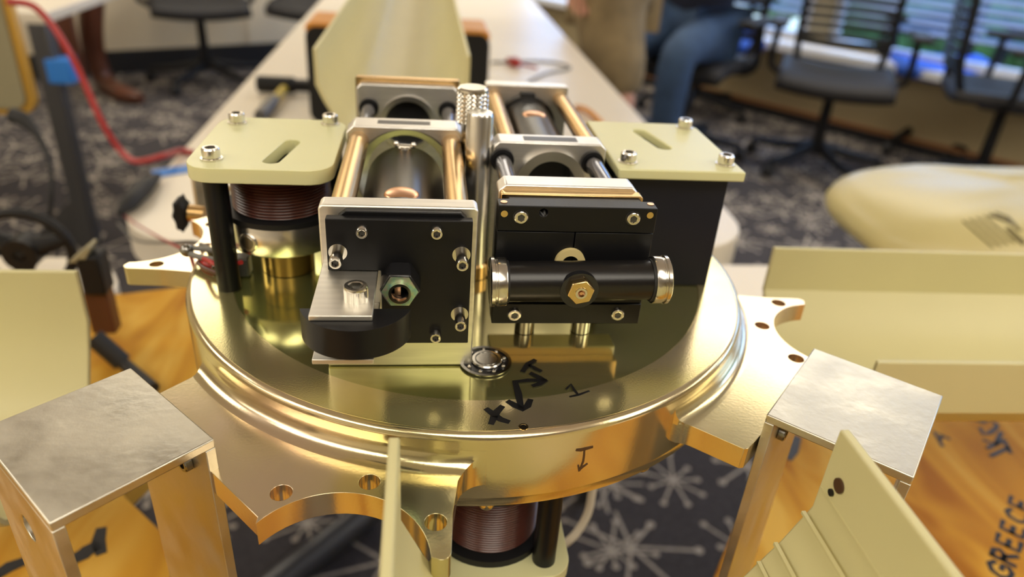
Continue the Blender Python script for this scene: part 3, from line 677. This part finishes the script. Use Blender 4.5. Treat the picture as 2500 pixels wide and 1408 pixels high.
channel('scratched aluminium channel at the front right corner of the hub', (.1346, -.1108), math.atan2(-.0330, .0360), .0482, .0568, PLY)
channel('aluminium channel at the rear left corner of the hub', (-.1245, .1240), math.radians(136), .048, .055, PLY)
channel('aluminium channel at the rear right corner of the hub', (.1200, .1240), math.radians(44), .048, .055, PLY)

# ------------------------------------------------------------------ vinyl gutters
def gutter(label, T, L, w=.0625, lines=True, grooves=(), ds=1.0):
    """trough along local +y from y=0, rim at z=0, open at both ends"""
    th = .0030
    out = [(-w, 0), (-w, -.030), (-w*.90, -.045), (-w*.72, -.066), (-w*.45, -.082), (0, -.087), (w*.45, -.082), (w*.72, -.066), (w*.90, -.045), (w, -.030), (w, 0)]
    inn = [(w-th, 0), (w-th, -.0295), (w*.90-th, -.044), (w*.72-th*.9, -.0645), (w*.45-th*.6, -.0795), (0, -.084), (-w*.45+th*.6, -.0795), (-w*.72+th*.9, -.0645), (-w*.90+th, -.044), (-w+th, -.0295), (-w+th, 0)]
    sc = lambda P: [(x, z if z > -.031 else -.030+(z+.030)*ds) for x, z in P]
    b = B(); b.prism(sc(out)+sc(inn), 0, L, (), T @ XZ)
    g = props(part('vinyl_gutter', b, 'vinyl', None, .0007), label, 'gutter', 'cut vinyl gutters around the hub')
    for x, z in grooves:
        q = B(); q.box(x-.0006, x+.0006, .001, L, z-.0004, z+.0004, T); part('groove', q, 'sage_panel', g)
    return g
gF = gutter('grooved cream gutter in the lower foreground, running toward the viewer', Matrix.Translation((.0327, -.158, .0288)) @ Matrix.Rotation(math.pi, 4, 'Z'), .45, .0640)
gB = gutter('cream gutter running back over the black case behind the hub', Matrix.Translation((-.0495, .330, .030)) @ Matrix.Rotation(math.radians(0), 4, 'Z'), 1.6, .0656)
gR = gutter('cream gutter lying to the right of the hub', Matrix.Translation((.1945, .0220, -.030)) @ Matrix.Rotation(math.radians(-91.5), 4, 'Z'), 1.0, .0640, ds=.55)
gL = gutter('cream gutter lying to the left behind the front left channel', Matrix.Translation((-.1990, -.0190, -.030)) @ Matrix.Rotation(math.radians(90), 4, 'Z'), .8, .0640)
# screw holes and ridges in the front gutter
b = B(); b.cyl((.0942, -.1660, .0150), (.0930, -.1660, .0150), .0022, seg=16); part('screw_hole', b, 'ink_brown', gF)
b = B(); b.cyl((.0942, -.1640, .0105), (.0930, -.1640, .0105), .0011, seg=14); part('screw_hole', b, 'ink', gF)
for z0, dz in ((.0075, .0006), (-.0020, .0005), (-.0150, .0006), (-.0230, .0004)):
    q = B()
    x = .0938 if z0 > -.001 else (.0905 if z0 > -.012 else (.0850 if z0 > -.02 else .0815))
    q.box(x-.0004, x+.0008, -.45, -.1592, z0-dz, z0+dz); part('ridge', q, 'vinyl', gF)
b = B(); b.box(.60, .70, -.03, .08, PLY, -.0914); solo('wood_block', b, 'plywood', 'wooden block under the right gutter', 'block')
b = B(); b.box(-.72, -.62, -.08, .03, PLY, -.117); solo('wood_block', b, 'plywood', 'wooden block under the left gutter', 'block')

# ------------------------------------------------------------------ lettering on the plywood
FONT = {'G': [[(.9, .8), (.6, 1), (.2, .8), (0, .4), (.2, .05), (.6, 0), (.9, .2), (.9, .45), (.55, .45)]], 'R': [[(0, 0), (.1, 1)], [(.1, 1), (.6, 1), (.75, .75), (.5, .5), (.05, .5)], [(.35, .5), (.8, 0)]],
        'E': [[(.75, 1), (.1, 1), (0, 0), (.75, 0)], [(.05, .5), (.6, .5)]], 'C': [[(.8, .85), (.5, 1), (.15, .8), (0, .4), (.2, .05), (.75, .05)]], 'T': [[(0, 1), (.9, 1)], [(.45, 1), (.45, 0)]],
        'K': [[(0, 0), (0, 1)], [(.8, 1), (0, .45), (.8, 0)]], 'O': [[(.4, 1), (.05, .7), (.05, .25), (.4, 0), (.75, .25), (.75, .7), (.4, 1)]], 'A': [[(0, 0), (.4, 1), (.8, 0)], [(.2, .4), (.65, .4)]], 'I': [[(.3, 0), (.3, 1)]]}
def write(text, p0, p1, up, par, w=.0035, m='ink'):
    p0 = PZ(*p0, PLY); p1 = PZ(*p1, PLY); u = (p1-p0)/len(text); v = PZ(*up, PLY)-p0
    for i, ch in enumerate(text):
        for st in FONT[ch]:
            b = B(); b.ribbon([p0+u*(i+x*.82)+v*y for x, y in st], w, (0, 0, 1), .0003, False); part('pen_letter', b, m, par)
write('GREECE', (2466, 1418), (2524, 1222), (2408, 1392), plyR, .0034)
write('TKCO', (2424, 1124), (2376, 1010), (2466, 1104), plyR, .0036)
write('A', (2300, 1088), (2325, 1062), (2272, 1062), plyR, .003)
def wmark(pts, w, par):
    b = B(); b.ribbon([PZ(x, y, PLY) for x, y in pts], w, (0, 0, 1), .0003); part('pen_mark', b, 'ink', par)
wmark([(186, 1362), (205, 1352), (212, 1345), (232, 1334)], .010, plyL); wmark([(246, 1296), (240, 1322), (246, 1345)], .008, plyL); wmark([(-10, 1405), (22, 1384), (48, 1374)], .009, plyL)
wmark([(1940, 1070), (1930, 1098), (1922, 1112)], .012, plyR)

# ================================================================== things on the tables and around them
def PD(px, py, d): return CAM_C + ray(px, py)*d
# black case behind, with an orange rim
t = thing('storage_case', 'black case with an orange rim standing on the long white table', 'case', (-.068, 1.06, TZ))
b = B(); b.prism(rrect(-.2240, .0900, -.23, -.066, .018, 6), 1.0, 1.12, (), XZ); part('body', b, 'black_plastic', t, .003)
b = B(); b.prism(rrect(-.2240, .0900, -.080, -.060, .009, 6), 1.004, 1.124, (), XZ); part('rim', b, 'orange_trim', t, .003)
# hammer
t = thing('hammer', 'small hammer with black head and yellow handle on the long white table', 'hammer', (-.30, 1.1, TZ))
h0 = V(-.308, .985, TZ+.012); h1 = V(-.298, 1.19, TZ+.014)
b = B(); b.tube([h0, h0.lerp(h1, .3), h0.lerp(h1, .55)], [.011, .012, .009], 12, 3); part('grip', b, 'grey_metal', t)
b = B(); b.tube([h0.lerp(h1, .5), h1], .008, 12, 0); part('handle', b, 'yellow_paint', t)
b = B(); b.cyl(h1+V(-.055, 0, .004), h1+V(.02, 0, .004), .016, seg=18, cham=.003).box(h1.x+.02, h1.x+.06, h1.y-.012, h1.y+.012, h1.z-.006, h1.z+.014); part('head', b, 'black_plastic', t)
# leads on the table
b = B(); b.tube([PZ(1200, 152, TZ+.004), PZ(1330, 150, TZ+.004), PZ(1392, 165, TZ+.004), PZ(1330, 180, TZ+.004), PZ(1290, 200, TZ+.004)], .003, 8); solo('test_lead', b, 'grey_wire', 'thin grey lead lying on the right half of the long white table', 'lead')
t = thing('alligator_clip', 'red clip lead on the right half of the long white table', 'clip', PZ(1255, 150, TZ))
b = B(); b.tube([PZ(1240, 146, TZ+.01), PZ(1258, 152, TZ+.012), PZ(1272, 156, TZ+.01)], [.006, .013, .006], 12, 4); part('boot', b, 'red_wire', t)
b = B(); b.tube([PZ(1272, 156, TZ+.008), PZ(1290, 160, TZ+.006), PZ(1312, 166, TZ+.003)], .003, 8); part('wire', b, 'red_wire', t)
b = B(); b.tube([PZ(1408, 262, TZ+.006), PZ(1430, 268, TZ+.012), PZ(1458, 290, TZ+.006), PZ(1476, 312, TZ+.006)], .006, 10); solo('orange_cord', b, 'orange_trim', 'short orange cord on the long white table behind the right module', 'cord')
# blue tape, black strip and wires at the table corner
b = B(); b.ribbon([PZ(395, 422, TZ+.0006), PZ(470, 410, TZ+.0006)], .03, (0, 0, 1), .001, False); solo('blue_tape', b, 'blue_tape', 'strip of blue tape on the table behind the left coil stand', 'tape')
b = B(); b.tube([PZ(292, 520, TZ+.008), PZ(318, 492, TZ+.012), PZ(350, 458, TZ+.012), PZ(385, 430, TZ+.008)], [.004, .011, .012, .005], 12, 4); solo('cable_connector', b, 'black_rubber', 'black rubber connector lying on the edge of the long table', 'connector')
b = B(); b.tube([PZ(290, 515, TZ+.006), PZ(330, 545, TZ+.01), PZ(400, 585, -.12), PZ(455, 612, -.02), PZ(500, 632, .006), PZ(540, 648, .008), PZ(590, 640, .012)], .0010, 8); solo('red_lead', b, 'red_wire', 'thin red lead running from the table corner to the left of the hub', 'lead')
b = B(); b.tube([PZ(288, 545, TZ+.004), PZ(330, 585, TZ+.004), PZ(400, 592, -.12), PZ(470, 592, -.03), PZ(520, 612, .004), PZ(580, 625, .008)], .0014, 8); solo('grey_lead', b, 'grey_wire', 'grey lead running from the table corner to the left of the hub', 'lead')
t = thing('wire_terminal', 'grey wire terminals and red sleeve on the left rim of the hub', 'terminal', PZ(520, 640, 0))
b = B(); b.tube([PZ(452, 606, .004), PZ(480, 606, .006), PZ(540, 614, .007)], .0011, 10); part('wire', b, 'grey_wire', t)
b = B(); b.tube([PZ(458, 616, .004), PZ(490, 628, .005), PZ(560, 640, .006)], .0013, 10); part('wire', b, 'grey_wire', t)
b = B(); b.sphere(PZ(456, 611, .005), .0030, 14); part('ferrule', b, 'steel_dark', t)
b = B(); b.tube([PZ(494, 640, .002), PZ(508, 646, .0025), PZ(522, 652, .002)], [.0014, .0022, .0012], 10, 4); part('sleeve', b, 'red_wire', t)
b = B(); b.tube([PZ(483, 640, .0022), PZ(500, 654, .0022), PZ(535, 668, .0022)], .0010, 10); part('wire', b, 'brown_wood', t)
b = B(); b.cyl(PZ(516, 652, .003), PZ(524, 650, .003), .0014, seg=12); part('ferrule', b, 'steel', t)
# small clear block beside the core
p = PZ(596, 670, 0)
b = B(); b.box(p.x-.004, p.x+.003, p.y-.003, p.y+.004, 0.0003, .009); solo('sensor_block', b, 'grey_metal', 'small grey block on the hub between the black post and the coil collar', 'block', bevel=.0006)
# knob on the rear left channel
t = thing('screw_clamp', 'black screw clamp on the rear left aluminium channel', 'clamp', PY(462, 520, .09))
p = PY(462, 520, .09); q = PY(500, 524, .09)
b = B(); b.prism([(p.x-.004+ .0040*(1.0 if i % 2 else .75)*math.cos(2*math.pi*i/14), p.z+.0105*(1.0 if i % 2 else .8)*math.sin(2*math.pi*i/14)) for i in range(14)], .084, .096, (), XZ); part('knob', b, 'black_plastic', t, .001)
b = B(); b.cyl((p.x, .09, p.z), (q.x, .09, q.z), .005, seg=16); part('shaft', b, 'bronze', t)
# handwheel
c = PY(62, 612, .36); t = thing('handwheel', 'black spoked handwheel standing on the left table', 'wheel', (c.x, c.y, TZ))
R = .042
b = B(); b.tube([(c.x+R*math.cos(2*math.pi*i/24), c.y, c.z+R*.93*math.sin(2*math.pi*i/24)) for i in range(25)], .005, 12, 2); part('rim', b, 'black_plastic', t)
for a in (20, 150, 255):
    a = math.radians(a); b = B(); b.tube([(c.x, c.y, c.z), (c.x+R*math.cos(a), c.y, c.z+R*.93*math.sin(a))], [.012, .006], 10, 0); part('spoke', b, 'black_plastic', t)
b = B(); b.ring((c.x, c.y-.012, c.z), (c.x, c.y+.012, c.z), .016, .006, 28); part('boss', b, 'black_plastic', t)
b = B(); b.box(c.x-.05, c.x+.03, c.y-.02, c.y+.02, TZ, c.z-R*.8); part('stand', b, 'black_plastic', t, .004)
# bar clamp
t = thing('bar_clamp', 'black clamp with a knob gripping a wooden stick beside the left gutter', 'clamp', PZ(240, 800, PLY))
yy = .235
def pbox(bb, x0, x1, y0, y1, yp, dep):
    a = PY(x0, y1, yp); c_ = PY(x1, y0, yp); bb.box(a.x, c_.x, yp, yp+dep, a.z, c_.z); return bb
b = B(); pbox(b, 203, 238, 628, 722, yy, .02); part('body', b, 'black_plastic', t, .002)
b = B(); b.cyl(PY(236, 668, yy+.01), PY(254, 668, yy+.01), .009, seg=16); part('knob', b, 'black_plastic', t)
b = B(); p = PY(205, 640, yy); b.prism([(PY(163, 644, yy).x, PY(163, 644, yy).z), (PY(205, 640, yy).x, PY(205, 640, yy).z), (PY(220, 606, yy).x, PY(220, 606, yy).z), (PY(212, 602, yy).x, PY(212, 602, yy).z)], yy, yy+.016, (), XZ); part('jaw', b, 'sage_panel', t, .001)
b = B(); pbox(b, 226, 260, 715, 815, yy+.004, .014); part('stick', b, 'brown_wood', t, .001)
b = B(); b.cyl(PZ(228, 822, PLY+.03), PZ(300, 885, PLY+.008), .0075, seg=16).cyl(PZ(300, 885, PLY+.008), PZ(375, 948, PLY+.006), .0050, seg=16); solo('black_rod', b, 'black_rubber', 'black rod lying on the left plywood sheet behind the front left channel', 'rod')
# floor tube, white hose
b = B(); b.cyl(PZ(905, 1245, FL+.03), PZ(620, 1470, FL+.03), .028, seg=18); solo('floor_tube', b, 'grey_metal', 'dark metal tube lying on the carpet below the hub', 'tube')
b = B(); b.tube([PD(1452, 1150, .42), PD(1445, 1205, .42), PD(1436, 1250, .42), PD(1415, 1290, .42), PD(1388, 1320, .42), PD(1350, 1345, .43)], .0024, 12); solo('white_hose', b, 'white_wire', 'thin white hose hanging below the hub behind the lower black post', 'hose')
# padded mailer bag
bc = V(.845, .50, -.188); bs = V(.325, .15, .052)
b = B(); n, mrow = 40, 18
def pil(u, v):
    cu, su, cv, sv = math.cos(u), math.sin(u), math.cos(v), math.sin(v); e = lambda x, k: math.copysign(abs(x)**k, x)
    wob = 1+.035*math.sin(5*u+3*v)+.02*math.sin(11*u-2*v)
    return bc+V(bs.x*e(cu, .45)*e(cv, .42), bs.y*e(su, .6)*e(cv, .5), max(bs.z*e(sv, 1.0)*wob, -.042))
rows = [[b.bm.verts.new(pil(2*math.pi*i/n, -math.pi/2+math.pi*(j+.5)/mrow)) for i in range(n)] for j in range(mrow)]
for j in range(mrow-1):
    for i in range(n): b.bm.faces.new((rows[j][i], rows[j][(i+1) % n], rows[j+1][(i+1) % n], rows[j+1][i]))
b.bm.faces.new(rows[0]); b.bm.faces.new(rows[-1])
bag = solo('mailer_bag', b, 'film', 'puffy cream plastic bag with printed lines behind the right gutter', 'bag', ang=80)
from mathutils.bvhtree import BVHTree
bt_ = BVHTree.FromPolygons([v.co[:] for v in bag.data.vertices], [p.vertices[:] for p in bag.data.polygons])
def onbag(px, py):
    r = bt_.ray_cast(CAM_C, ray(px, py).normalized()); return r[0] if r[0] else PY(px, py, .4)
nb_ = lambda p: (bt_.find_nearest(p)[1] if bt_.find_nearest(p)[1].dot(CAM_C-p) > 0 else -bt_.find_nearest(p)[1])
def bagline(pts, w):
    q = []
    for (a, c_), (d_, e_) in zip(pts, pts[1:]): q += [onbag(a+(d_-a)*k/4, c_+(e_-c_)*k/4) for k in range(4)]
    q.append(onbag(*pts[-1])); b = B(); b.ribbon(q, w, nb_, .0008, False); part('printed_line', b, 'olive_print', bag)
for i in range(4): bagline([(2352+i*17, 540-i*4), (2385+i*17, 570-i*4), (2424+i*17, 604-i*4)], .0022)
bagline([(2420, 526), (2450, 536), (2470, 545)], .007); bagline([(2462, 560), (2480, 578), (2496, 592)], .007); bagline([(2432, 520), (2460, 530), (2488, 562)], .004)
# small side table with a metal leg, blue tape, box on a stand, red wire
t = thing('side_table', 'small white table with a dark metal leg at the far left', 'table', (-1.5, 2.4, FL))
b = B(); b.box(-2.2, -1.085, 1.965, 2.9, TZ-.03, TZ); part('tabletop', b, 'laminate', t, .004)
for x, y in ((-1.113, 1.992), (-2.15, 2.0), (-2.15, 2.85)):
    b = B(); b.box(x-.026, x+.026, y-.026, y+.026, FL, TZ-.03); part('leg', b, 'grey_metal', t, .004)
b = B(); b.prism([(-1.139, FL+.17), (-1.139, FL), (-1.32, FL)], 1.985, 1.999, (), XZ); part('gusset', b, 'grey_metal', t)
tb = PY(147, 175, 1.966); b = B(); b.box(tb.x-.036, tb.x+.030, 1.960, 2.022, tb.z-.035, tb.z+.035); solo('blue_tape_band', b, 'blue_tape', 'band of blue tape wrapped around the dark metal table leg', 'tape', bevel=.004)
t = thing('instrument_box', 'grey green box with a rounded gold rim at the far left edge, on a stand', 'box', (-.86, 1.0, FL))
x1 = PY(48, 100, 1.0).x; z0 = PY(20, 280, 1.0).z
b = B(); b.prism(rrect(x1-.30, x1, z0, z0+.34, .03, 6), 1.0, 1.016, (), XZ); part('rim', b, 'gold_rim', t, .004)
b = B(); b.prism(rrect(x1-.288, x1-.012, z0+.012, z0+.328, .022, 6), .994, 1.0, (), XZ); part('panel', b, 'sage_panel', t, .001)
b = B(); b.cyl((x1-.15, 1.03, FL+.02), (x1-.15, 1.03, z0), .012, seg=14).cyl((x1-.15, 1.03, FL), (x1-.15, 1.03, FL+.02), .12, seg=28); part('stand', b, 'black_plastic', t)
b = B(); b.tube([PD(30, 282, 1.06), PD(58, 292, 1.06), PD(95, 335, 1.06), PD(122, 400, 1.06), PD(124, 480, 1.06), PD(118, 560, 1.08)], [.012, .011, .005, .0036, .0036, .0036], 10); solo('black_cable', b, 'black_rubber', 'black cable hanging from the grey green box', 'cable')
b = B(); b.tube([PD(20, 5, .98), PD(75, 12, .98), PD(118, 50, .99), PD(165, 120, 1.0), (PD(205, 200, 1.02)), PD(250, 300, 1.04), PD(295, 368, 1.06), PD(335, 394, 1.05), PZ(400, 380, TZ+.02), PZ(440, 368, TZ+.006), PZ(470, 372, TZ+.005)], .0046, 10); solo('red_cable', b, 'red_wire', 'red cable drooping from the upper left to the long table', 'cable')

# ------------------------------------------------------------------ office chairs
def office_chair(label, seat_m='dark_fabric'):
    t = thing('office_chair', label, 'chair', (0, 0, 0), 'office chairs around the room')
    for i in range(5):
        a = 2*math.pi*i/5+.3; e = V(.32*math.cos(a), .32*math.sin(a), .075)
        b = B(); b.tube([(.03*math.cos(a), .03*math.sin(a), .12), (e*.6+V(0, 0, .04)), e], [.026, .022, .016], 8, 2); lg = part('base_leg', b, 'black_plastic', t, local=True)
        b = B(); b.cyl(e+V(.02*math.sin(a), -.02*math.cos(a), -.045), e+V(-.02*math.sin(a), .02*math.cos(a), -.045), .030, seg=16, cham=.004).cyl(e+V(0, 0, -.03), e, .01, seg=8); part('caster', b, 'black_rubber', lg)
    b = B(); b.cyl((0, 0, .09), (0, 0, .42), .030, .022, 14); part('gas_column', b, 'black_plastic', t, local=True)
    b = B(); b.box(-.11, .11, -.12, .12, .395, .435); part('mechanism', b, 'grey_metal', t, .01, local=True)
    b = B(); pr_ = []
    n = 10; rows = []
    for j in range(n+1):
        y = -.25+.5*j/n; rows.append([b.bm.verts.new((-.25+.5*i/n, y, .47+.02*((abs(i-n/2)/(n/2))**2)-.035*max(0, (-y-.12)/.13)**2)) for i in range(n+1)])
    for j in range(n):
        for i in range(n): b.bm.faces.new((rows[j][i], rows[j][i+1], rows[j+1][i+1], rows[j+1][i]))
    s_ = part('seat', b, seat_m, t, local=True, ang=80); md = s_.modifiers.new('solid', 'SOLIDIFY'); md.thickness = .05; md.offset = -1
    bk = B()
    for x in (-.21, .21): bk.tube([(x*.9, .22, .46), (x, .27, .60), (x, .29, .85), (x*.93, .33, 1.05)], .018, 8, 4)
    bk.tube([(-.195, .33, 1.05), (0, .345, 1.07), (.195, .33, 1.05)], .018, 8, 4).tube([(-.2, .26, .57), (0, .285, .56), (.2, .26, .57)], .018, 8, 4)
    f = part('back_frame', bk, 'black_plastic', t, local=True)
    for k in range(11):
        z = .60+.042*k; y = .272+.03*(z-.6)/.3+ (0 if z < .85 else .12*(z-.85)**1.0*.6)
        q = B(); q.tube([(-.21, y, z), (0, y+.03, z), (.21, y, z)], .0155, 6, 4); part('back_slat', q, 'black_plastic', f)
    for x in (-.30, .30):
        b = B(); b.tube([(x*.6, .05, .43), (x, .05, .46), (x, .04, .66)], .016, 8, 3); ar = part('arm_post', b, 'black_plastic', t, local=True)
        b = B(); b.box(x-.04, x+.04, -.16, .12, .66, .69); part('arm_pad', b, 'black_rubber', ar, .012)
    return t
def put(o, p, rz): o.location = (p[0], p[1], FL); o.rotation_euler = (0, 0, rz); return o
c1_ = put(office_chair('black office chair with slatted back facing the viewer, in front of the windows'), (1.90, 2.98), math.radians(-28))
lab = [('black office chair with its armrest at the right edge of the picture', (2.62, 2.75), 62), ('black office chair behind the seated person in jeans', (1.62, 4.0), 10),
       ('black office chair against the window wall at the far right', (2.75, 3.45), -20),
       ('black office chair by the panelled wall, nearest the curved wooden leg', (-1.30, 4.22), 20), ('black office chair by the panelled wall, beside the long table', (-.62, 4.35), -15)]
cc = []
for l_, p_, r_ in lab: c = copy_tree(c1_); c['label'] = l_; put(c, p_, math.radians(r_)); cc.append(c)
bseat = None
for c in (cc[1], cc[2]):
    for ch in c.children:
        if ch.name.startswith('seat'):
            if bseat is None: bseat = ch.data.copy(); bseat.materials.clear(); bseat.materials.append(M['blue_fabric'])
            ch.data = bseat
cc[1]['label'] = 'black office chair with its seat painted blue for window light, behind the seated person in jeans'; cc[2]['label'] = 'black office chair with its seat painted blue for window light, against the window wall'
# bentwood chair frame at the upper left
t = thing('bentwood_chair', 'brown bentwood chair with a curved leg by the panelled wall', 'chair', (-1.75, 3.6, FL))
dd = 3.9
pts = [PD(228, -40, 3.75), PD(222, 60, 3.85), PD(232, 140, 3.95), PD(262, 205, 4.0)]
e = PZ(345, 240, FL+.03)
b = B(); b.tube(pts+[PZ(300, 228, FL+.04), e], [.06, .06, .055, .05, .045, .03], 12); part('curved_leg', b, 'brown_wood', t)
b = B(); pbox(b, 98, 150, -60, 178, 3.7, .04); part('side_panel', b, 'brown_wood', t)
b = B(); b.tube([PD(228, -40, 3.75), PD(228, -160, 3.7), PD(120, -240, 3.7)], .06, 12); part('arm', b, 'brown_wood', t)
b = B(); pbox(b, 60, 230, -300, -240, 3.75, .5); part('seat', b, 'brown_wood', t, .03)

# ------------------------------------------------------------------ people
def skin(name, verts, edges, rad, m, parent, root=0, sub=2):
    me = bpy.data.meshes.new(name); me.from_pydata([tuple(v) for v in verts], edges, []); o = bpy.data.objects.new(name, me); COL.objects.link(o); me.materials.append(M[m])
    md = o.modifiers.new('skin', 'SKIN'); md.use_smooth_shade = True
    for i, r in enumerate(rad): me.skin_vertices[0].data[i].radius = (r, r) if not isinstance(r, tuple) else r; me.skin_vertices[0].data[i].use_root = (i == root)
    sb = o.modifiers.new('sub', 'SUBSURF'); sb.levels = sub; sb.render_levels = sub
    o.parent = parent; o.matrix_parent_inverse = Matrix.Translation(-Vector(parent.location)); return o
def person(label, base, J, cloth, R=1.0):
    """J: joints in world space"""
    t = thing('person', label, 'person', base)
    K = ['pelvis', 'chest', 'neck', 'head', 'crown', 'hipL', 'kneeL', 'ankL', 'toeL', 'hipR', 'kneeR', 'ankR', 'toeR', 'shL', 'elL', 'wrL', 'haL', 'shR', 'elR', 'wrR', 'haR']
    ed = ['pelvis chest', 'chest neck', 'neck head', 'head crown', 'pelvis hipL', 'hipL kneeL', 'kneeL ankL', 'ankL toeL', 'pelvis hipR', 'hipR kneeR', 'kneeR ankR', 'ankR toeR', 'chest shL', 'shL elL', 'elL wrL', 'wrL haL', 'chest shR', 'shR elR', 'elR wrR', 'wrR haR']
    r = dict(pelvis=.13, chest=.13, neck=.055, head=.085, crown=.075, hipL=.09, kneeL=.058, ankL=.042, toeL=.035, hipR=.09, kneeR=.058, ankR=.042, toeR=.035, shL=.06, elL=.043, wrL=.03, haL=.035, shR=.06, elR=.043, wrR=.03, haR=.035)
    ix = {k: i for i, k in enumerate(K)}
    vs = [J[k] for k in K]; es = [tuple(ix[a] for a in e.split()) for e in ed]; rr = [r[k] for k in K]
    for s_ in 'LR':                                   # separate fingers rooted in the palm
        w_, h_ = J['wr'+s_], J['ha'+s_]; d_ = (h_-w_).normalized(); sd = d_.cross(V(0, 1, 0)).normalized() if abs(d_.y) < .9 else d_.cross(V(1, 0, 0)).normalized()
        for k, (o_, L_) in enumerate(((-.03, .055), (-.010, .075), (.010, .080), (.028, .068))):
            a = h_+sd*o_; i0 = len(vs); vs += [a+d_*.03, a+d_*(.03+L_*.5)+V(0, 0, -.004), a+d_*(.03+L_)+V(0, 0, -.014)]; rr += [.010, .009, .008]; es += [(ix['ha'+s_], i0), (i0, i0+1), (i0+1, i0+2)]
        i0 = len(vs); vs += [h_-d_*.015+sd*.045, h_+d_*.03+sd*.06]; rr += [.011, .009]; es += [(ix['ha'+s_], i0), (i0, i0+1)]
    body = skin('body', vs, es, rr, 'skin', t)
    for nm, keys, radii, m in cloth:
        k2 = [k for k in keys]; i2 = {k: i for i, k in enumerate(k2)}
        pos = [J[k] if k in J else None for k in k2]
        e2 = [tuple(i2[a] for a in e.split()) for e in ed if all(a in i2 for a in e.split())]
        skin(nm, pos, e2, radii, m, t)
    # face and hair
    hd = J['head']; f = (J['toeL']-J['ankL']); f.z = 0; f.normalize(); sd = V(-f.y, f.x, 0)
    b = B(); b.sphere(J['head'].lerp(J['crown'], .75)-f*.02+V(0, 0, .02), .105, 16, (1, 1, .85)); part('hair', b, 'hair', t)
    for k in (-1, 1):
        b = B(); b.sphere(hd.lerp(J['crown'], .4)+f*.085+sd*.032*k, .012, 10); part('eye', b, 'ink', t)
    b = B(); b.tube([hd.lerp(J['crown'], .4)+f*.088, hd+f*.11+V(0, 0, .01), hd+f*.09], [.008, .014, .010], 8, 3); part('nose', b, 'skin', t)
    b = B(); b.tube([hd+f*.085-sd*.025-V(0, 0, .03), hd+f*.093-V(0, 0, .032), hd+f*.085+sd*.025-V(0, 0, .03)], .006, 8, 3); part('mouth', b, 'red_wire', t)
    return t
def stand_joints(x, y, f):
    f = Vector(f).normalized(); s = V(-f.y, f.x, 0); g = V(x, y, FL)
    J = {}
    def P(fw, sd, z): return g+f*fw+s*sd+V(0, 0, z)
    J.update(pelvis=P(0, 0, .95), chest=P(0, 0, 1.30), neck=P(0, 0, 1.50), head=P(.02, 0, 1.60), crown=P(.02, 0, 1.72))
    for n, k in (('L', 1), ('R', -1)):
        J['hip'+n] = P(0, .095*k, .88); J['knee'+n] = P(.02, .10*k, .50); J['ank'+n] = P(-.02, .10*k, .09); J['toe'+n] = P(.13, .11*k, .04)
        J['sh'+n] = P(0, .19*k, 1.43); J['el'+n] = P(-.02, .25*k, 1.12); J['wr'+n] = P(.08, .26*k, .90); J['ha'+n] = P(.11, .255*k, .83)
    return J
J = stand_joints(.60, 2.22, (-.35, -.94, 0))
J['haR'] = PD(1420, -42, 2.36); J['wrR'] = PD(1426, -92, 2.38); J['elR'] = V(.50, 2.3, FL+1.12); J['shR'] = V(.56, 2.26, FL+1.42); J['shL'] = V(.86, 2.2, FL+1.42)
J['elL'] = V(.93, 2.36, FL+1.18); J['wrL'] = V(.86, 2.10, FL+1.22); J['haL'] = V(.80, 2.02, FL+1.24)
J['kneeR'] = PD(1512, 258, 2.46); J['hipR'] = V(.575, 2.26, FL+.88); J['ankR'] = V(.625, 2.22, FL+.09); J['toeR'] = V(.57, 2.08, FL+.04)
J['kneeL'] = V(.635, 2.40, FL+.50); J['ankL'] = V(.65, 2.40, FL+.09); J['toeL'] = V(.59, 2.28, FL+.04); J['hipL'] = V(.635, 2.34, FL+.88)
person('person in khaki shorts standing beside the long table', (.665, 2.25, FL), J,
       [('shorts', ['pelvis', 'hipL', 'kneeL', 'hipR', 'kneeR'], [.165, .135, .095, .135, .098], 'khaki'), ('shirt', ['pelvis', 'chest', 'shL', 'elL', 'shR', 'elR'], [.15, .16, .08, .065, .08, .065], 'grey_metal'),
        ('shoes', ['ankL', 'toeL'], [.05, .045], 'black_rubber'), ('shoes', ['ankR', 'toeR'], [.05, .045], 'black_rubber')])
J = {}
g = V(1.27, 3.22, FL); f = V(-.70, -.71, 0).normalized(); s_ = V(-f.y, f.x, 0)
def P_(fw, sd, z): return g+f*fw+s_*sd+V(0, 0, z)
J.update(pelvis=P_(0, 0, .60), chest=P_(.04, 0, .95), neck=P_(.06, 0, 1.15), head=P_(.09, 0, 1.25), crown=P_(.09, 0, 1.37))
for n, k in (('L', 1), ('R', -1)):
    J['hip'+n] = P_(.05, .10*k, .58); J['knee'+n] = P_(.45, .14*k, .57); J['ank'+n] = P_(.47, .14*k, .10); J['toe'+n] = P_(.62, .15*k, .04)
    J['sh'+n] = P_(.04, .19*k, 1.08); J['el'+n] = P_(.02, .27*k, .86); J['wr'+n] = P_(.24, .06*k, .92); J['ha'+n] = P_(.25, -.01*k, .95)
person('seated person in blue jeans and a navy top, beside the window', (g.x, g.y, FL), J,
       [('jeans', ['pelvis', 'hipL', 'kneeL', 'ankL', 'hipR', 'kneeR', 'ankR'], [.155, .12, .085, .07, .12, .085, .07], 'denim'), ('jacket', ['pelvis', 'chest', 'shL', 'elL', 'wrL', 'shR', 'elR', 'wrR'], [.17, .17, .08, .065, .05, .08, .065, .05], 'navy_cloth'),
        ('shoes', ['ankL', 'toeL'], [.05, .045], 'black_rubber'), ('shoes', ['ankR', 'toeR'], [.05, .045], 'black_rubber')])
c = copy_tree(c1_); c['label'] = 'black office chair under the seated person in jeans'; put(c, (g.x, g.y), math.atan2(f.y, f.x)+math.pi/2)
